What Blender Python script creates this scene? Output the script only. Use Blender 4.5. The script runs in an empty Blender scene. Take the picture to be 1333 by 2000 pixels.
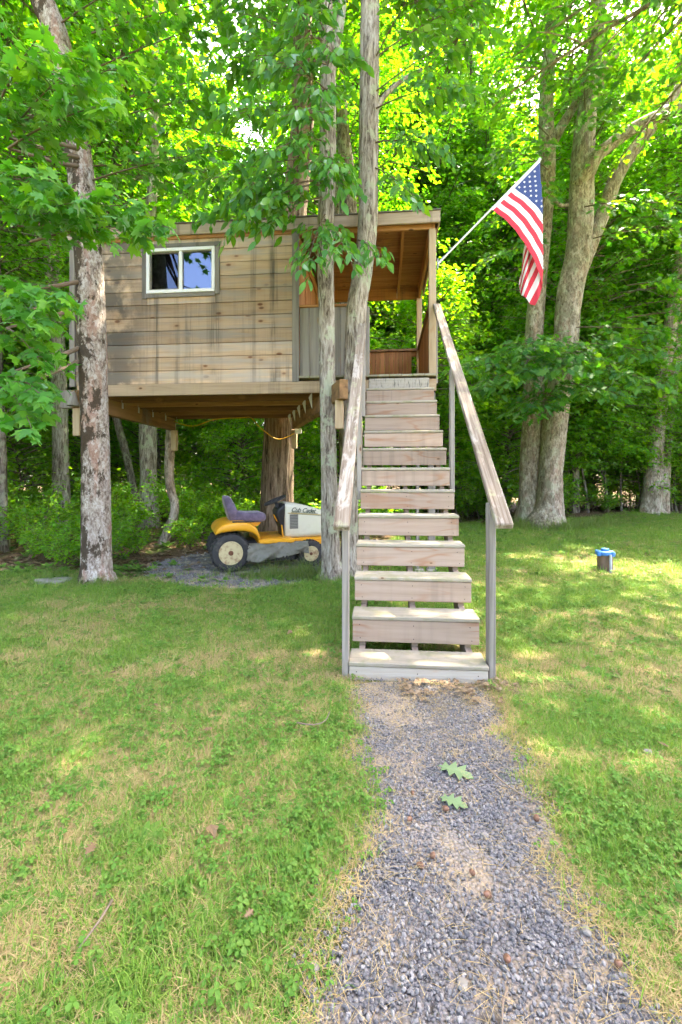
import bpy, bmesh, math, random
import numpy as np
from mathutils import Vector, Matrix

R = math.radians
random.seed(7)
RNG = np.random.default_rng(11)
SC = bpy.context.scene
COL = SC.collection

# ------------------------------------------------------------------ camera, sky, sun, exposure
cam_d = bpy.data.cameras.new('camera')
cam = bpy.data.objects.new('camera', cam_d)
COL.objects.link(cam)
cam.location = (0, 0, 1.18)
cam.rotation_euler = (R(90), 0, R(5.2375))
cam_d.sensor_fit = 'VERTICAL'
cam_d.sensor_height = 36.0
cam_d.lens = 16.2
cam_d.shift_y = -0.031
cam_d.clip_start = 0.05
cam_d.clip_end = 500
SC.camera = cam

SUN_AZ, SUN_EL = R(38), R(59)           # azimuth from +Y towards +X: sun high behind the trees, to the right
world = bpy.data.worlds.new('World')
SC.world = world
world.use_nodes = True
wn = world.node_tree
wn.nodes.clear()
sky = wn.nodes.new('ShaderNodeTexSky')
sky.sky_type = 'NISHITA'
sky.sun_disc = False
sky.sun_elevation = SUN_EL
sky.sun_rotation = SUN_AZ
sky.air_density = 0.8
sky.dust_density = 4.0
sky.ozone_density = 0.4
bg = wn.nodes.new('ShaderNodeBackground')
bg.inputs[1].default_value = 0.15
wo = wn.nodes.new('ShaderNodeOutputWorld')
wn.links.new(sky.outputs[0], bg.inputs[0])
wn.links.new(bg.outputs[0], wo.inputs[0])

sun_d = bpy.data.lights.new('sun', 'SUN')
sun_d.energy = 3.9
sun_d.angle = R(0.53)
sun_d.color = (1.0, 0.93, 0.80)
sun = bpy.data.objects.new('sun', sun_d)
COL.objects.link(sun)
sv = Vector((math.sin(SUN_AZ) * math.cos(SUN_EL), math.cos(SUN_AZ) * math.cos(SUN_EL), math.sin(SUN_EL)))
sun.rotation_euler = sv.to_track_quat('Z', 'Y').to_euler()
sun.location = (12, 14, 30)

SC.view_settings.view_transform = 'Standard'
SC.view_settings.look = 'None'
SC.view_settings.gamma = 1.0
SC.view_settings.use_curve_mapping = False
SC.view_settings.exposure = 3.6
SC.view_settings.use_white_balance = True
SC.view_settings.white_balance_temperature = 7600
SC.view_settings.white_balance_tint = 16
SC.cycles.max_bounces = 10
SC.cycles.diffuse_bounces = 6
SC.cycles.glossy_bounces = 3
SC.cycles.transmission_bounces = 8
SC.cycles.transparent_max_bounces = 7
SC.cycles.use_denoising = True
SC.cycles.adaptive_threshold = .03
SC.cycles.sample_clamp_indirect = 8.0
SC.cycles.caustics_reflective = False
SC.cycles.caustics_refractive = False

# ------------------------------------------------------------------ node helper
class NT:
    def __init__(self, name):
        self.m = bpy.data.materials.new(name)
        self.m.use_nodes = True
        self.t = self.m.node_tree
        self.t.nodes.clear()
        self.out = self.t.nodes.new('ShaderNodeOutputMaterial')
    def n(self, typ, inp=None, **props):
        nd = self.t.nodes.new('ShaderNode' + typ)
        for k, v in props.items():
            setattr(nd, k, v)
        for k, v in (inp or {}).items():
            self.put(nd.inputs[k], v)
        return nd
    def put(self, sock, v):
        if isinstance(v, bpy.types.NodeSocket):
            self.t.links.new(v, sock)
        else:
            if sock.type == 'RGBA' and not isinstance(v, (int, float)) and len(v) == 3:
                v = (*v, 1.0)
            sock.default_value = v
    def math(self, op, a, b=0.0, clamp=False):
        nd = self.n('Math', operation=op, use_clamp=clamp)
        self.put(nd.inputs[0], a); self.put(nd.inputs[1], b)
        return nd.outputs[0]
    def ramp(self, fac, stops, interp='LINEAR'):
        nd = self.n('ValToRGB')
        cr = nd.color_ramp
        cr.interpolation = interp
        while len(cr.elements) < len(stops):
            cr.elements.new(0.5)
        for e, (p, c) in zip(cr.elements, stops):
            e.position = p
            e.color = (*c, 1.0) if len(c) == 3 else c
        self.put(nd.inputs[0], fac)
        return nd.outputs[0]
    def mix(self, fac, a, b, mode='MIX'):
        nd = self.n('Mix', data_type='RGBA', blend_type=mode)
        self.put(nd.inputs[0], fac); self.put(nd.inputs[6], a); self.put(nd.inputs[7], b)
        return nd.outputs[2]
    def sstep(self, x, lo, hi):
        nd = self.n('MapRange', interpolation_type='SMOOTHSTEP')
        self.put(nd.inputs[0], x); self.put(nd.inputs[1], lo); self.put(nd.inputs[2], hi)
        return nd.outputs[0]
    def coords(self, scale=(1, 1, 1), which='Object', rnd=True):
        tc = self.n('TexCoord')
        v = tc.outputs[which]
        if rnd:
            oi = self.n('ObjectInfo')
            sh = self.n('VectorMath', operation='SCALE')
            sh.inputs[0].default_value = (13.1, 7.7, 9.3)
            self.put(sh.inputs['Scale'], oi.outputs['Random'])
            ad = self.n('VectorMath', operation='ADD')
            self.put(ad.inputs[0], v); self.put(ad.inputs[1], sh.outputs[0])
            v = ad.outputs[0]
        mp = self.n('Mapping')
        self.put(mp.inputs[0], v)
        mp.inputs[3].default_value = scale
        return mp.outputs[0]
    def noise(self, vec, scale=1.0, detail=4.0, rough=0.55, dist=0.0):
        nd = self.n('TexNoise', {'Vector': vec, 'Scale': scale, 'Detail': detail, 'Roughness': rough, 'Distortion': dist})
        return nd.outputs[0]
    def world_pos(self, scale=(1, 1, 1)):
        g = self.n('NewGeometry')
        mp = self.n('Mapping')
        self.put(mp.inputs[0], g.outputs['Position'])
        mp.inputs[3].default_value = scale
        return mp.outputs[0]
    def bsdf(self, color, rough=0.8, bump=None, bstr=0.5, bdist=0.01, metallic=0.0, spec=0.5, **kw):
        p = self.n('BsdfPrincipled')
        self.put(p.inputs['Base Color'], color)
        self.put(p.inputs['Roughness'], rough)
        p.inputs['Metallic'].default_value = metallic
        p.inputs['Specular IOR Level'].default_value = spec
        for k, v in kw.items():
            self.put(p.inputs[k], v)
        if bump is not None:
            b = self.n('Bump', {'Strength': bstr, 'Distance': bdist, 'Height': bump})
            self.put(p.inputs['Normal'], b.outputs[0])
        self.t.links.new(p.outputs[0], self.out.inputs[0])
        return self.m

def lerp3(a, b, t):
    return tuple(x + (y - x) * t for x, y in zip(a, b))

def wood(name, axis, light, dark, grain=1.0, rings=0.0, ring_col=(.35, .17, .08), knots=0.0, knot_col=(.10, .045, .02),
         streak=0.0, streak_col=(.06, .055, .05), vary=0.25, moss=0.0, rough=0.85, spots=0.0, grey=0.0, stains=()):
    t = NT(name)
    i = 'xyz'.index(axis)
    sc = [24.0, 24.0, 24.0]; sc[i] = 1.1
    co = t.coords(tuple(sc))
    g = t.noise(co, grain, 6, .62, .6)
    fine = t.noise(t.coords(tuple(120.0 if k != i else 3.0 for k in range(3))), 1.0, 3)
    col = t.ramp(g, [(.28, dark), (.52, lerp3(dark, light, .65)), (.75, light)])
    if rings:
        sr = [9.0, 9.0, 9.0]; sr[i] = 1.3
        rn = t.noise(t.coords(tuple(sr)), .8, 2.0, .4, .35)
        fr = t.math('PINGPONG', t.math('MULTIPLY', rn, 14.0), 1.0)
        msk = t.noise(t.coords((1.3, 1.3, 1.3)), 1.6, 2)
        f = t.math('MULTIPLY', t.sstep(fr, .55, .98), t.sstep(msk, .42, .62))
        col = t.mix(t.math('MULTIPLY', f, rings), col, ring_col)
    if knots:
        sk = [6.4, 6.4, 6.4]; sk[i] = 3.2
        vo = t.n('TexVoronoi', {'Vector': t.coords(tuple(sk)), 'Scale': 1.0}, feature='F1')
        kd = vo.outputs['Distance']
        f = t.sstep(kd, .13 * knots, .06 * knots)
        halo = t.sstep(kd, .34 * knots, .10 * knots)
        col = t.mix(t.math('MULTIPLY', halo, .35), col, (.40, .21, .09))
        col = t.mix(t.math('MULTIPLY', f, .9), col, knot_col)
    if streak:
        s1 = t.noise(t.world_pos((16, 16, .55)), 1.0, 4, .6)
        s2 = t.noise(t.world_pos((1.1, 1.1, .5)), 1.0, 2)
        f = t.math('MULTIPLY', t.sstep(s1, .46, .66), t.sstep(s2, .40, .62))
        s3 = t.noise(t.world_pos((45, 45, .35)), 1.0, 2)
        f = t.math('ADD', f, t.math('MULTIPLY', t.sstep(s3, .62, .78), .25), clamp=True)
        col = t.mix(t.math('MULTIPLY', f, streak), col, streak_col)
    if grey:
        sg = [3.0, 3.0, 9.0]; sg[i] = .9
        gn = t.noise(t.coords(tuple(sg)), 1.0, 5, .6)
        col = t.mix(t.math('MULTIPLY', t.sstep(gn, .42, .64), grey), col, (.36, .322, .28))
    if stains:
        sx = t.n('SeparateXYZ'); t.put(sx.inputs[0], t.world_pos())
        wob = t.math('MULTIPLY', t.math('SUBTRACT', t.noise(t.world_pos((30, 30, .8)), 1.0, 3), .5), .10)
        xw = t.math('ADD', sx.outputs[0], wob)
        zn = t.noise(t.world_pos((3, 3, 2.2)), 1.0, 4)
        for (xs, w, amt) in stains:
            f = t.sstep(t.math('ABSOLUTE', t.math('SUBTRACT', xw, xs)), w, w * .15)
            f = t.math('MULTIPLY', t.math('MULTIPLY', f, t.sstep(zn, .30, .60)), t.math('ADD', t.sstep(t.noise(t.world_pos((70, 70, 1.2)), 1.0, 3), .38, .62), .25, clamp=True))
            col = t.mix(t.math('MULTIPLY', f, amt), col, (.075, .07, .06))
        ln = t.noise(t.world_pos((3.5, 3.5, 3)), 1.0, 5, .6)
        f = t.math('MULTIPLY', t.sstep(sx.outputs[0], -2.9, -3.55), t.sstep(ln, .32, .52))
        col = t.mix(t.math('MULTIPLY', f, .8), col, (.07, .065, .055))
    if spots:
        s = t.noise(t.world_pos((55, 55, 9)), 1.0, 5, .7)
        col = t.mix(t.math('MULTIPLY', t.sstep(s, .50, .68), spots), col, (.03, .03, .028))
    if moss:
        s = t.noise(t.world_pos((7, 7, 7)), 1.0, 5, .7)
        col = t.mix(t.math('MULTIPLY', t.sstep(s, .46, .66), moss), col, (.20, .21, .09))
    oi = t.n('ObjectInfo')
    v = t.math('ADD', t.math('MULTIPLY', oi.outputs['Random'], vary), 1.0 - vary * .6)
    hs = t.n('HueSaturation', {'Value': v, 'Color': col})
    h = t.math('ADD', g, t.math('MULTIPLY', fine, .5))
    return t.bsdf(hs.outputs[0], rough, h, .35, .004, spec=.3)

def peeling(name, axis):
    """old handrail: grey-brown long grain with pale flaked patches and lichen"""
    t = NT(name)
    i = 'xyz'.index(axis)
    def sc(a, b):
        v = [a] * 3; v[i] = b
        return tuple(v)
    g = t.noise(t.coords(sc(60.0, 1.6)), 1.0, 6, .65, .3)
    p = t.noise(t.coords(sc(14.0, 2.6)), 1.0, 6, .7, .5)
    col = t.ramp(g, [(.32, (.11, .08, .055)), (.5, (.22, .175, .13)), (.7, (.33, .285, .225))])
    col = t.mix(t.math('MULTIPLY', t.sstep(p, .52, .62), .7), col, (.42, .385, .33))
    li = t.noise(t.coords(sc(11, 7)), 1.3, 5)
    col = t.mix(t.math('MULTIPLY', t.sstep(li, .58, .68), .5), col, (.30, .32, .18))
    return t.bsdf(col, .9, t.math('ADD', g, p), .5, .005, spec=.25)

def bark(name, dark, mid, light, lichen=(.38, .42, .30), lich=.35, moss=0.0, mosscol=(.045, .035, .022), zs=.28, scale=16, bstr=.9, pink=0.0, bd=.03, side=.07, patch=4.5):
    t = NT(name)
    co = t.coords((1, 1, zs))
    n1 = t.noise(co, scale, 7, .70, .6)
    n0 = t.noise(co, scale * .35, 4, .6, .4)
    n2 = t.noise(co, scale * 2.6, 4, .6)
    f = t.math('ADD', t.math('MULTIPLY', n1, .7), t.math('MULTIPLY', n0, .3))
    h = t.math('ADD', n1, t.math('MULTIPLY', n2, .4))
    col = t.ramp(f, [(.40, dark), (.49, mid), (.60, light)])  # dark furrows painted in for the shade that the bump barely shows
    if pink:
        pn = t.noise(t.coords((9, 9, 1.4)), 1.0, 5)
        col = t.mix(t.math('MULTIPLY', t.sstep(pn, .50, .62), pink), col, (.36, .20, .15))
    l1 = t.noise(t.coords((1, 1, .8)), patch, 7, .68)
    col = t.mix(t.math('MULTIPLY', t.sstep(l1, .54, .60), lich), col, lichen)
    if moss:
        m1 = t.noise(t.coords((1, 1, .55)), 7.0, 8, .72)
        sx = t.n('SeparateXYZ'); t.put(sx.inputs[0], t.n('NewGeometry').outputs['Normal'])
        sd = t.math('MULTIPLY', sx.outputs[0], -side)
        col = t.mix(t.math('MULTIPLY', t.sstep(t.math('ADD', m1, sd), .478, .53), moss), col, mosscol)
    return t.bsdf(col, .95, h, bstr, bd, spec=.15)

def leafmat(name, refl, trans, tfac=.5, gloss=.10, rough=.5):
    """refl / trans: list of three colours along the per-leaf random value"""
    t = NT(name)
    a = t.n('Attribute', attribute_name='rnd')
    oi = t.n('ObjectInfo')
    x = t.math('FRACT', t.math('ADD', a.outputs['Fac'], t.math('MULTIPLY', oi.outputs['Random'], .31)))
    cr = t.ramp(x, [(0, refl[0]), (.5, refl[1]), (1, refl[2])])
    ct = t.ramp(x, [(0, trans[0]), (.5, trans[1]), (1, trans[2])])
    d = t.n('BsdfDiffuse', {'Color': cr})
    tr = t.n('BsdfTranslucent', {'Color': ct})
    m = t.n('MixShader', {0: tfac, 1: d.outputs[0], 2: tr.outputs[0]})
    gl = t.n('BsdfGlossy', {'Color': (.85, .95, .9, 1), 'Roughness': rough})
    fr = t.n('LayerWeight', {'Blend': .25})
    f = t.math('ADD', t.math('MULTIPLY', fr.outputs['Fresnel'], .16), gloss * .2, clamp=True)
    m2 = t.n('MixShader', {0: f, 1: m.outputs[0], 2: gl.outputs[0]})
    t.t.links.new(m2.outputs[0], t.out.inputs[0])
    return t.m

def plain(name, col, rough=.6, metallic=0.0, noise=0.15, nscale=12, spec=.5, dirt=0.0, dirtcol=(.12, .09, .06), **kw):
    t = NT(name)
    n = t.noise(t.coords((1, 1, 1)), nscale, 5, .6)
    c = t.mix(t.math('MULTIPLY', n, noise), col, tuple(x * .45 for x in col))
    if dirt:
        d = t.noise(t.coords((1, 1, 1)), nscale * .6, 6, .7)
        c = t.mix(t.math('MULTIPLY', t.sstep(d, .48, .68), dirt), c, dirtcol)
    return t.bsdf(c, rough, n, .12, .003, metallic, spec, **kw)

# ------------------------------------------------------------------ mesh helpers
def mesh_from(name, verts, faces, smooth=False):
    me = bpy.data.meshes.new(name)
    me.from_pydata([tuple(v) for v in verts], [], faces)
    if smooth:
        me.polygons.foreach_set('use_smooth', [True] * len(me.polygons))
    me.update()
    return me

class MB:
    def __init__(self):
        self.v = []; self.f = []; self.mi = []; self.cur = 0
    def add(self, vs, fs):
        o = len(self.v)
        self.v += [tuple(p) for p in vs]
        self.f += [tuple(i + o for i in f) for f in fs]
        self.mi += [self.cur] * len(fs)
        return self
    def box(self, x0, x1, y0, y1, z0, z1, ch=0.003):
        """chamfered box"""
        ch = min(ch, .45 * min(x1 - x0, y1 - y0, z1 - z0))
        c = ((x0 + x1) / 2, (y0 + y1) / 2, (z0 + z1) / 2)
        h = ((x1 - x0) / 2, (y1 - y0) / 2, (z1 - z0) / 2)
        vs, idx = [], {}
        for sx in (-1, 1):
            for sy in (-1, 1):
                for sz in (-1, 1):
                    for a in range(3):
                        s = (sx, sy, sz)
                        p = [c[k] + s[k] * (h[k] - (0 if k == a else ch)) for k in range(3)]
                        idx[(sx, sy, sz, a)] = len(vs); vs.append(p)
        fs = []
        for a in range(3):
            b, d = (a + 1) % 3, (a + 2) % 3
            for s in (-1, 1):
                q = []
                for (u, w) in ((-1, -1), (1, -1), (1, 1), (-1, 1)):
                    k = [0, 0, 0]; k[a] = s; k[b] = u; k[d] = w
                    q.append(idx[(*k, a)])
                fs.append(tuple(q if s > 0 else q[::-1]))
        for a in range(3):          # edges along axis a
            b, d = (a + 1) % 3, (a + 2) % 3
            for u in (-1, 1):
                for w in (-1, 1):
                    k0 = [0, 0, 0]; k0[a] = -1; k0[b] = u; k0[d] = w
                    k1 = list(k0); k1[a] = 1
                    q = [idx[(*k0, b)], idx[(*k1, b)], idx[(*k1, d)], idx[(*k0, d)]]
                    fs.append(tuple(q if u * w < 0 else q[::-1]))
        for sx in (-1, 1):
            for sy in (-1, 1):
                for sz in (-1, 1):
                    q = [idx[(sx, sy, sz, a)] for a in range(3)]
                    fs.append(tuple(q if sx * sy * sz > 0 else q[::-1]))
        return self.add(vs, fs)
    def bar(self, p, q, w, h, up=(0, 0, 1), ch=.003):
        """chamfered bar from p to q, w wide (sideways), h high (along up)"""
        p, q = Vector(p), Vector(q)
        L = (q - p).length
        ydir = (q - p).normalized()
        xdir = ydir.cross(Vector(up)).normalized()
        zdir = xdir.cross(ydir)
        t = MB().box(-w / 2, w / 2, 0, L, -h / 2, h / 2, ch)
        return self.add([p + xdir * a + ydir * b + zdir * c for a, b, c in t.v], t.f)
    def tube(self, pts, rads, n=10, cap=True, wob=0.0, seed=0, stretch=1.0):
        pts = [Vector(p) for p in pts]
        if isinstance(rads, (int, float)):
            rads = [rads] * len(pts)
        rg = np.random.default_rng(seed)
        ph = rg.uniform(0, 6.28, (4,)); am = rg.uniform(.4, 1, (4,))
        T = [(pts[min(i + 1, len(pts) - 1)] - pts[max(i - 1, 0)]).normalized() for i in range(len(pts))]
        u = T[0].cross(Vector((0, 1, 0.01)))
        if u.length < .1: u = T[0].cross(Vector((1, 0, 0)))
        u.normalize()
        vs = []
        for i, (p, r) in enumerate(zip(pts, rads)):
            u = (u - T[i] * u.dot(T[i])).normalized()
            w = T[i].cross(u)
            for k in range(n):
                a = 2 * math.pi * k / n
                rr = r
                if wob:
                    rr = r * (1 + wob * (am[0] * math.sin(2 * a + ph[0] + p.z * 1.1) + am[1] * math.sin(3 * a + ph[1] - p.z * .8)
                                         + .6 * am[2] * math.sin(5 * a + ph[2] + p.z * 2.3) + .5 * am[3] * math.sin(p.z * 3.1 + ph[3]))
                              + wob * .6 * rg.uniform(-1, 1))
                vs.append(p + (u * math.cos(a) + w * math.sin(a)) * rr)
        fs = []
        for i in range(len(pts) - 1):
            for k in range(n):
                a, b = i * n + k, i * n + (k + 1) % n
                fs.append((a, b, b + n, a + n))
        if cap:
            fs.append(tuple(range(n - 1, -1, -1)))
            fs.append(tuple((len(pts) - 1) * n + k for k in range(n)))
        return self.add(vs, fs)
    def lathe(self, prof, n=24, axis='z', origin=(0, 0, 0)):
        """prof: list of (r, h) from one end to the other"""
        vs = []
        for r, h in prof:
            for k in range(n):
                a = 2 * math.pi * k / n
                c, s = r * math.cos(a), r * math.sin(a)
                p = (c, s, h) if axis == 'z' else ((c, h, s) if axis == 'y' else (h, c, s))
                vs.append(tuple(x + o for x, o in zip(p, origin)))
        fs = []
        for i in range(len(prof) - 1):
            for k in range(n):
                a, b = i * n + k, i * n + (k + 1) % n
                q = (a, b, b + n, a + n)
                fs.append(q if axis != 'y' else q[::-1])
        fs.append(tuple(range(n - 1, -1, -1)) if axis != 'y' else tuple(range(n)))
        e = (len(prof) - 1) * n
        fs.append(tuple(e + k for k in range(n)) if axis != 'y' else tuple(e + k for k in range(n - 1, -1, -1)))
        return self.add(vs, fs)
    def loft(self, rings, closed=True):
        n = len(rings[0])
        vs = [p for r in rings for p in r]
        fs = []
        for i in range(len(rings) - 1):
            for k in range(n if closed else n - 1):
                a, b = i * n + k, i * n + (k + 1) % n
                fs.append((a, b, b + n, a + n))
        if closed:
            fs.append(tuple(range(n - 1, -1, -1)))
            fs.append(tuple((len(rings) - 1) * n + k for k in range(n)))
        return self.add(vs, fs)
    def prism(self, poly, a0, a1, axis='x'):
        """polygon in the plane across axis, extruded from a0 to a1"""
        n = len(poly)
        def p3(a, u, w):
            return (a, u, w) if axis == 'x' else ((u, a, w) if axis == 'y' else (u, w, a))
        vs = [p3(a0, u, w) for u, w in poly] + [p3(a1, u, w) for u, w in poly]
        fs = [tuple(range(n)), tuple(range(2 * n - 1, n - 1, -1))]
        fs += [(k, k + n, (k + 1) % n + n, (k + 1) % n) for k in range(n)]
        return self.add(vs, fs)
    def build(self, name, mats, parent=None, smooth=False, loc=None, auto=None):
        # move origin to the piece's own place so that object coordinates are local
        v = np.array(self.v, float)
        if loc is None:
            loc = Vector(tuple(v.mean(0))) if parent is not None and not getattr(parent, 'keep_origin', False) else Vector((0, 0, 0))
        loc = Vector(loc)
        v = v - np.array(loc)
        me = mesh_from(name, v, self.f, smooth)
        if not isinstance(mats, (list, tuple)):
            mats = [mats]
        for m in mats:
            me.materials.append(m)
        if len(mats) > 1:
            me.polygons.foreach_set('material_index', self.mi)
        bm = bmesh.new(); bm.from_mesh(me)
        bmesh.ops.recalc_face_normals(bm, faces=bm.faces)
        bm.to_mesh(me); bm.free()
        o = bpy.data.objects.new(name, me)
        COL.objects.link(o)
        if parent is not None:
            o.parent = parent
            o.location = loc - world_loc(parent)
        else:
            o.location = loc
        if auto:
            for p in me.polygons: p.use_smooth = True
            me.set_sharp_from_angle(angle=R(auto))
        return o

def world_loc(o):
    l = Vector(o.location)
    while o.parent is not None:
        o = o.parent
        l = l + Vector(o.location)
    return l

def tag(o, label=None, cat=None, group=None, kind=None):
    if label: o['label'] = label
    if cat: o['category'] = cat
    if group: o['group'] = group
    if kind: o['kind'] = kind
    return o

def thing(name, label, cat, loc=(0, 0, 0), group=None):
    o = bpy.data.objects.new(name, None)
    o.empty_display_size = .2
    COL.objects.link(o)
    o.location = loc
    return tag(o, label, cat, group)

def piece(name, mat, parent, x0, x1, y0, y1, z0, z1, ch=.003):
    return MB().box(x0, x1, y0, y1, z0, z1, ch).build(name, mat, parent)

def copy_tree(o, parent=None):
    c = o.copy(); COL.objects.link(c); c.parent = parent
    for ch in o.children: copy_tree(ch, c)
    return c

def vnoise(x, y, seed=0):
    """smooth value noise 0..1 for numpy arrays"""
    def h(i, j):
        n = np.sin(i * 127.1 + j * 311.7 + seed * 74.7) * 43758.5453
        return n - np.floor(n)
    xi, yi = np.floor(x), np.floor(y)
    fx, fy = x - xi, y - yi
    fx, fy = fx * fx * (3 - 2 * fx), fy * fy * (3 - 2 * fy)
    return (h(xi, yi) * (1 - fx) + h(xi + 1, yi) * fx) * (1 - fy) + (h(xi, yi + 1) * (1 - fx) + h(xi + 1, yi + 1) * fx) * fy

def fbm(x, y, seed=0):
    return (vnoise(x, y, seed) + .5 * vnoise(x * 2.1, y * 2.1, seed + 3) + .25 * vnoise(x * 4.3, y * 4.3, seed + 5)) / 1.75

# ------------------------------------------------------------------ materials
M = {}
SID = dict(light=(.60, .425, .28), dark=(.37, .245, .15), knots=1.25, streak=.75, streak_col=(.10, .095, .08), vary=.62, grey=.75, knot_col=(.15, .05, .015))
M['siding_x'] = wood('siding_x', 'x', stains=((-3.0, .05, .75), (-2.20, .13, .6), (-1.42, .07, .85), (-2.72, .04, .4), (-1.68, .05, .45)), **SID)
M['siding_y'] = wood('siding_y', 'y', **SID)
M['fascia'] = wood('fascia', 'x', (.48, .385, .29), (.31, .24, .18), knots=.8, streak=.5, vary=.2)
M['grey_x'] = wood('grey_x', 'x', (.27, .245, .21), (.13, .12, .105), streak=.6, vary=.2)
M['grey_z'] = wood('grey_z', 'z', (.27, .245, .21), (.13, .12, .105), streak=.6, vary=.2)
M['plank_z'] = wood('plank_z', 'z', (.33, .30, .26), (.20, .18, .155), streak=.5, vary=.35, knots=.6)
M['cedar_z'] = wood('cedar_z', 'z', (.52, .25, .10), (.32, .13, .045), vary=.35, knots=.5, knot_col=(.12, .04, .015))
M['cedar_x'] = wood('cedar_x', 'x', (.46, .23, .09), (.24, .10, .035), vary=.35, knots=1.1, streak=.4)
M['cedar_y'] = wood('cedar_y', 'y', (.44, .22, .085), (.24, .10, .035), vary=.3, knots=.7)
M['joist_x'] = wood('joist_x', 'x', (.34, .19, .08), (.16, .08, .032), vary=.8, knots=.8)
M['joist_dark'] = wood('joist_dark', 'x', (.20, .105, .045), (.085, .042, .018), vary=.2, knots=.8)  # shade between joists put into this colour; boards also differ in tone
M['floor_dark'] = wood('floor_dark', 'x', (.12, .07, .035), (.06, .035, .018), vary=.3)  # dark colour stands in for the shade in the gaps between joists
M['rim_x'] = wood('rim_x', 'x', (.44, .33, .215), (.29, .20, .12), vary=.1, knots=.9, streak=.25)
M['beam_y'] = wood('beam_y', 'y', (.30, .17, .075), (.10, .055, .028), vary=.1, knots=1.2, grain=.6)
M['post_z'] = wood('post_z', 'z', (.47, .37, .245), (.31, .21, .12), vary=.15, knots=.4, rings=.4)
M['post_grey'] = wood('post_grey', 'z', (.36, .33, .29), (.13, .115, .10), vary=.2, knots=.6, moss=.15)
M['deck_y'] = wood('deck_y', 'y', (.36, .33, .24), (.22, .20, .14), vary=.3, moss=.5)
M['tread'] = wood('tread', 'x', (.40, .36, .285), (.24, .215, .165), vary=.25, moss=.55, knots=.4, grain=.8)
M['riser'] = wood('riser', 'x', (.405, .31, .24), (.28, .205, .15), rings=.75, ring_col=(.30, .155, .085), vary=.3, knots=.5, streak=.35, streak_col=(.14, .115, .09))
M['riser_pale'] = wood('riser_pale', 'x', (.47, .43, .36), (.36, .32, .26), rings=.2, vary=.1, knots=.3)
M['riser_mould'] = wood('riser_mould', 'x', (.42, .39, .33), (.28, .255, .21), vary=.1, spots=.75)
M['stringer'] = wood('stringer', 'y', (.30, .235, .18), (.18, .135, .10), vary=.2)
M['rail'] = peeling('rail_flaking', 'y')
M['galv'] = plain('galvanised', (.55, .57, .58), .45, .6, .3, 40)
M['vinyl'] = plain('white_vinyl', (.78, .78, .76), .35, 0, .06, 9)
M['dark_room'] = plain('dark_room', (.06, .05, .04), .9)
M['roofing'] = plain('roofing', (.16, .15, .14), .95, 0, .5, 60)
M['bark_maple'] = bark('bark_maple', (.13, .095, .075), (.31, .26, .22), (.50, .46, .42), (.60, .58, .54), .55, .95, (.06, .045, .03), .5, 38, .9, .6, side=.09, patch=14)
M['bark_ash'] = bark('bark_ash', (.085, .065, .05), (.29, .25, .205), (.52, .48, .42), (.42, .46, .33), .75, 0, zs=.15, scale=34, bstr=1.0)
M['bark_big'] = bark('bark_big', (.04, .028, .018), (.17, .12, .08), (.33, .26, .19), (.22, .22, .13), .25, 0, zs=.07, scale=20, bstr=1.0, bd=.06)
M['bark_oak'] = bark('bark_oak', (.14, .11, .085), (.40, .335, .27), (.58, .51, .44), (.48, .50, .38), .6, .45, (.08, .07, .035), .35, 22, .9, .35, .05, side=.05)
M['bark_forest'] = bark('bark_forest', (.05, .04, .03), (.15, .125, .10), (.29, .26, .22), (.34, .38, .27), .5, .0, zs=.3, scale=18, bstr=.8)
M['twig'] = plain('twig', (.16, .115, .075), .9, 0, .4, 20)
M['deadwood'] = plain('deadwood', (.22, .165, .12), .9, 0, .5, 20)

LF = dict(
    maple=leafmat('maple_leaf', [(.035, .17, .022), (.055, .23, .025), (.095, .28, .02)], [(.07, .40, .015), (.13, .52, .015), (.28, .60, .015)], .45, .10),
    ash=leafmat('ash_leaf', [(.03, .15, .024), (.05, .20, .026), (.085, .25, .022)], [(.09, .40, .015), (.16, .52, .015), (.30, .60, .015)], .45, .12),
    oak=leafmat('oak_leaf', [(.022, .11, .028), (.034, .155, .03), (.06, .20, .024)], [(.07, .36, .015), (.14, .48, .012), (.28, .56, .015)], .48, .10),
    far=leafmat('forest_leaf', [(.04, .15, .012), (.065, .21, .015), (.10, .25, .016)], [(.085, .41, .012), (.155, .53, .012), (.28, .61, .015)], .6, .06),
    under=leafmat('understory_leaf', [(.06, .22, .02), (.085, .28, .022), (.13, .32, .025)], [(.18, .56, .014), (.30, .68, .016), (.44, .74, .018)], .55, .08),
)

# ------------------------------------------------------------------ ground
def ground_z(x, y):
    x = np.asarray(x, float); y = np.asarray(y, float)
    z = (fbm(x * .9, y * .9, 2) - .5) * .05
    near = np.clip((y - 2.2) / 2.0, 0.25, 1.0)
    z = z * near
    far = np.clip((y - 9) / 12, 0, 1)
    z = z + far * (fbm(x * .25, y * .25, 9) - .45) * .8
    return z

def lawn_mask(x, y):
    """1 on the mown lawn, 0 on the forest floor"""
    x = np.asarray(x, float); y = np.asarray(y, float)
    edge = np.where(x < -.6, 5.35 + np.clip(-x - 3, 0, 4) * .05, np.where(x < .9, 5.4 + (x + .6) * 5.0, 12.7 + (x - .9) * .33))
    edge = np.where(x < -5.5, 5.5, edge)
    w = (fbm(x * 1.3, y * 1.3, 4) - .5) * 1.0
    return np.clip((edge + w - y) / .8 + .5, 0, 1)

def grid_axis(segs):
    out = [segs[0][0]]
    for a, b, st in segs:
        n = max(1, int(round((b - a) / st)))
        out += list(np.linspace(a, b, n + 1)[1:])
    return np.array(out)

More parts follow.
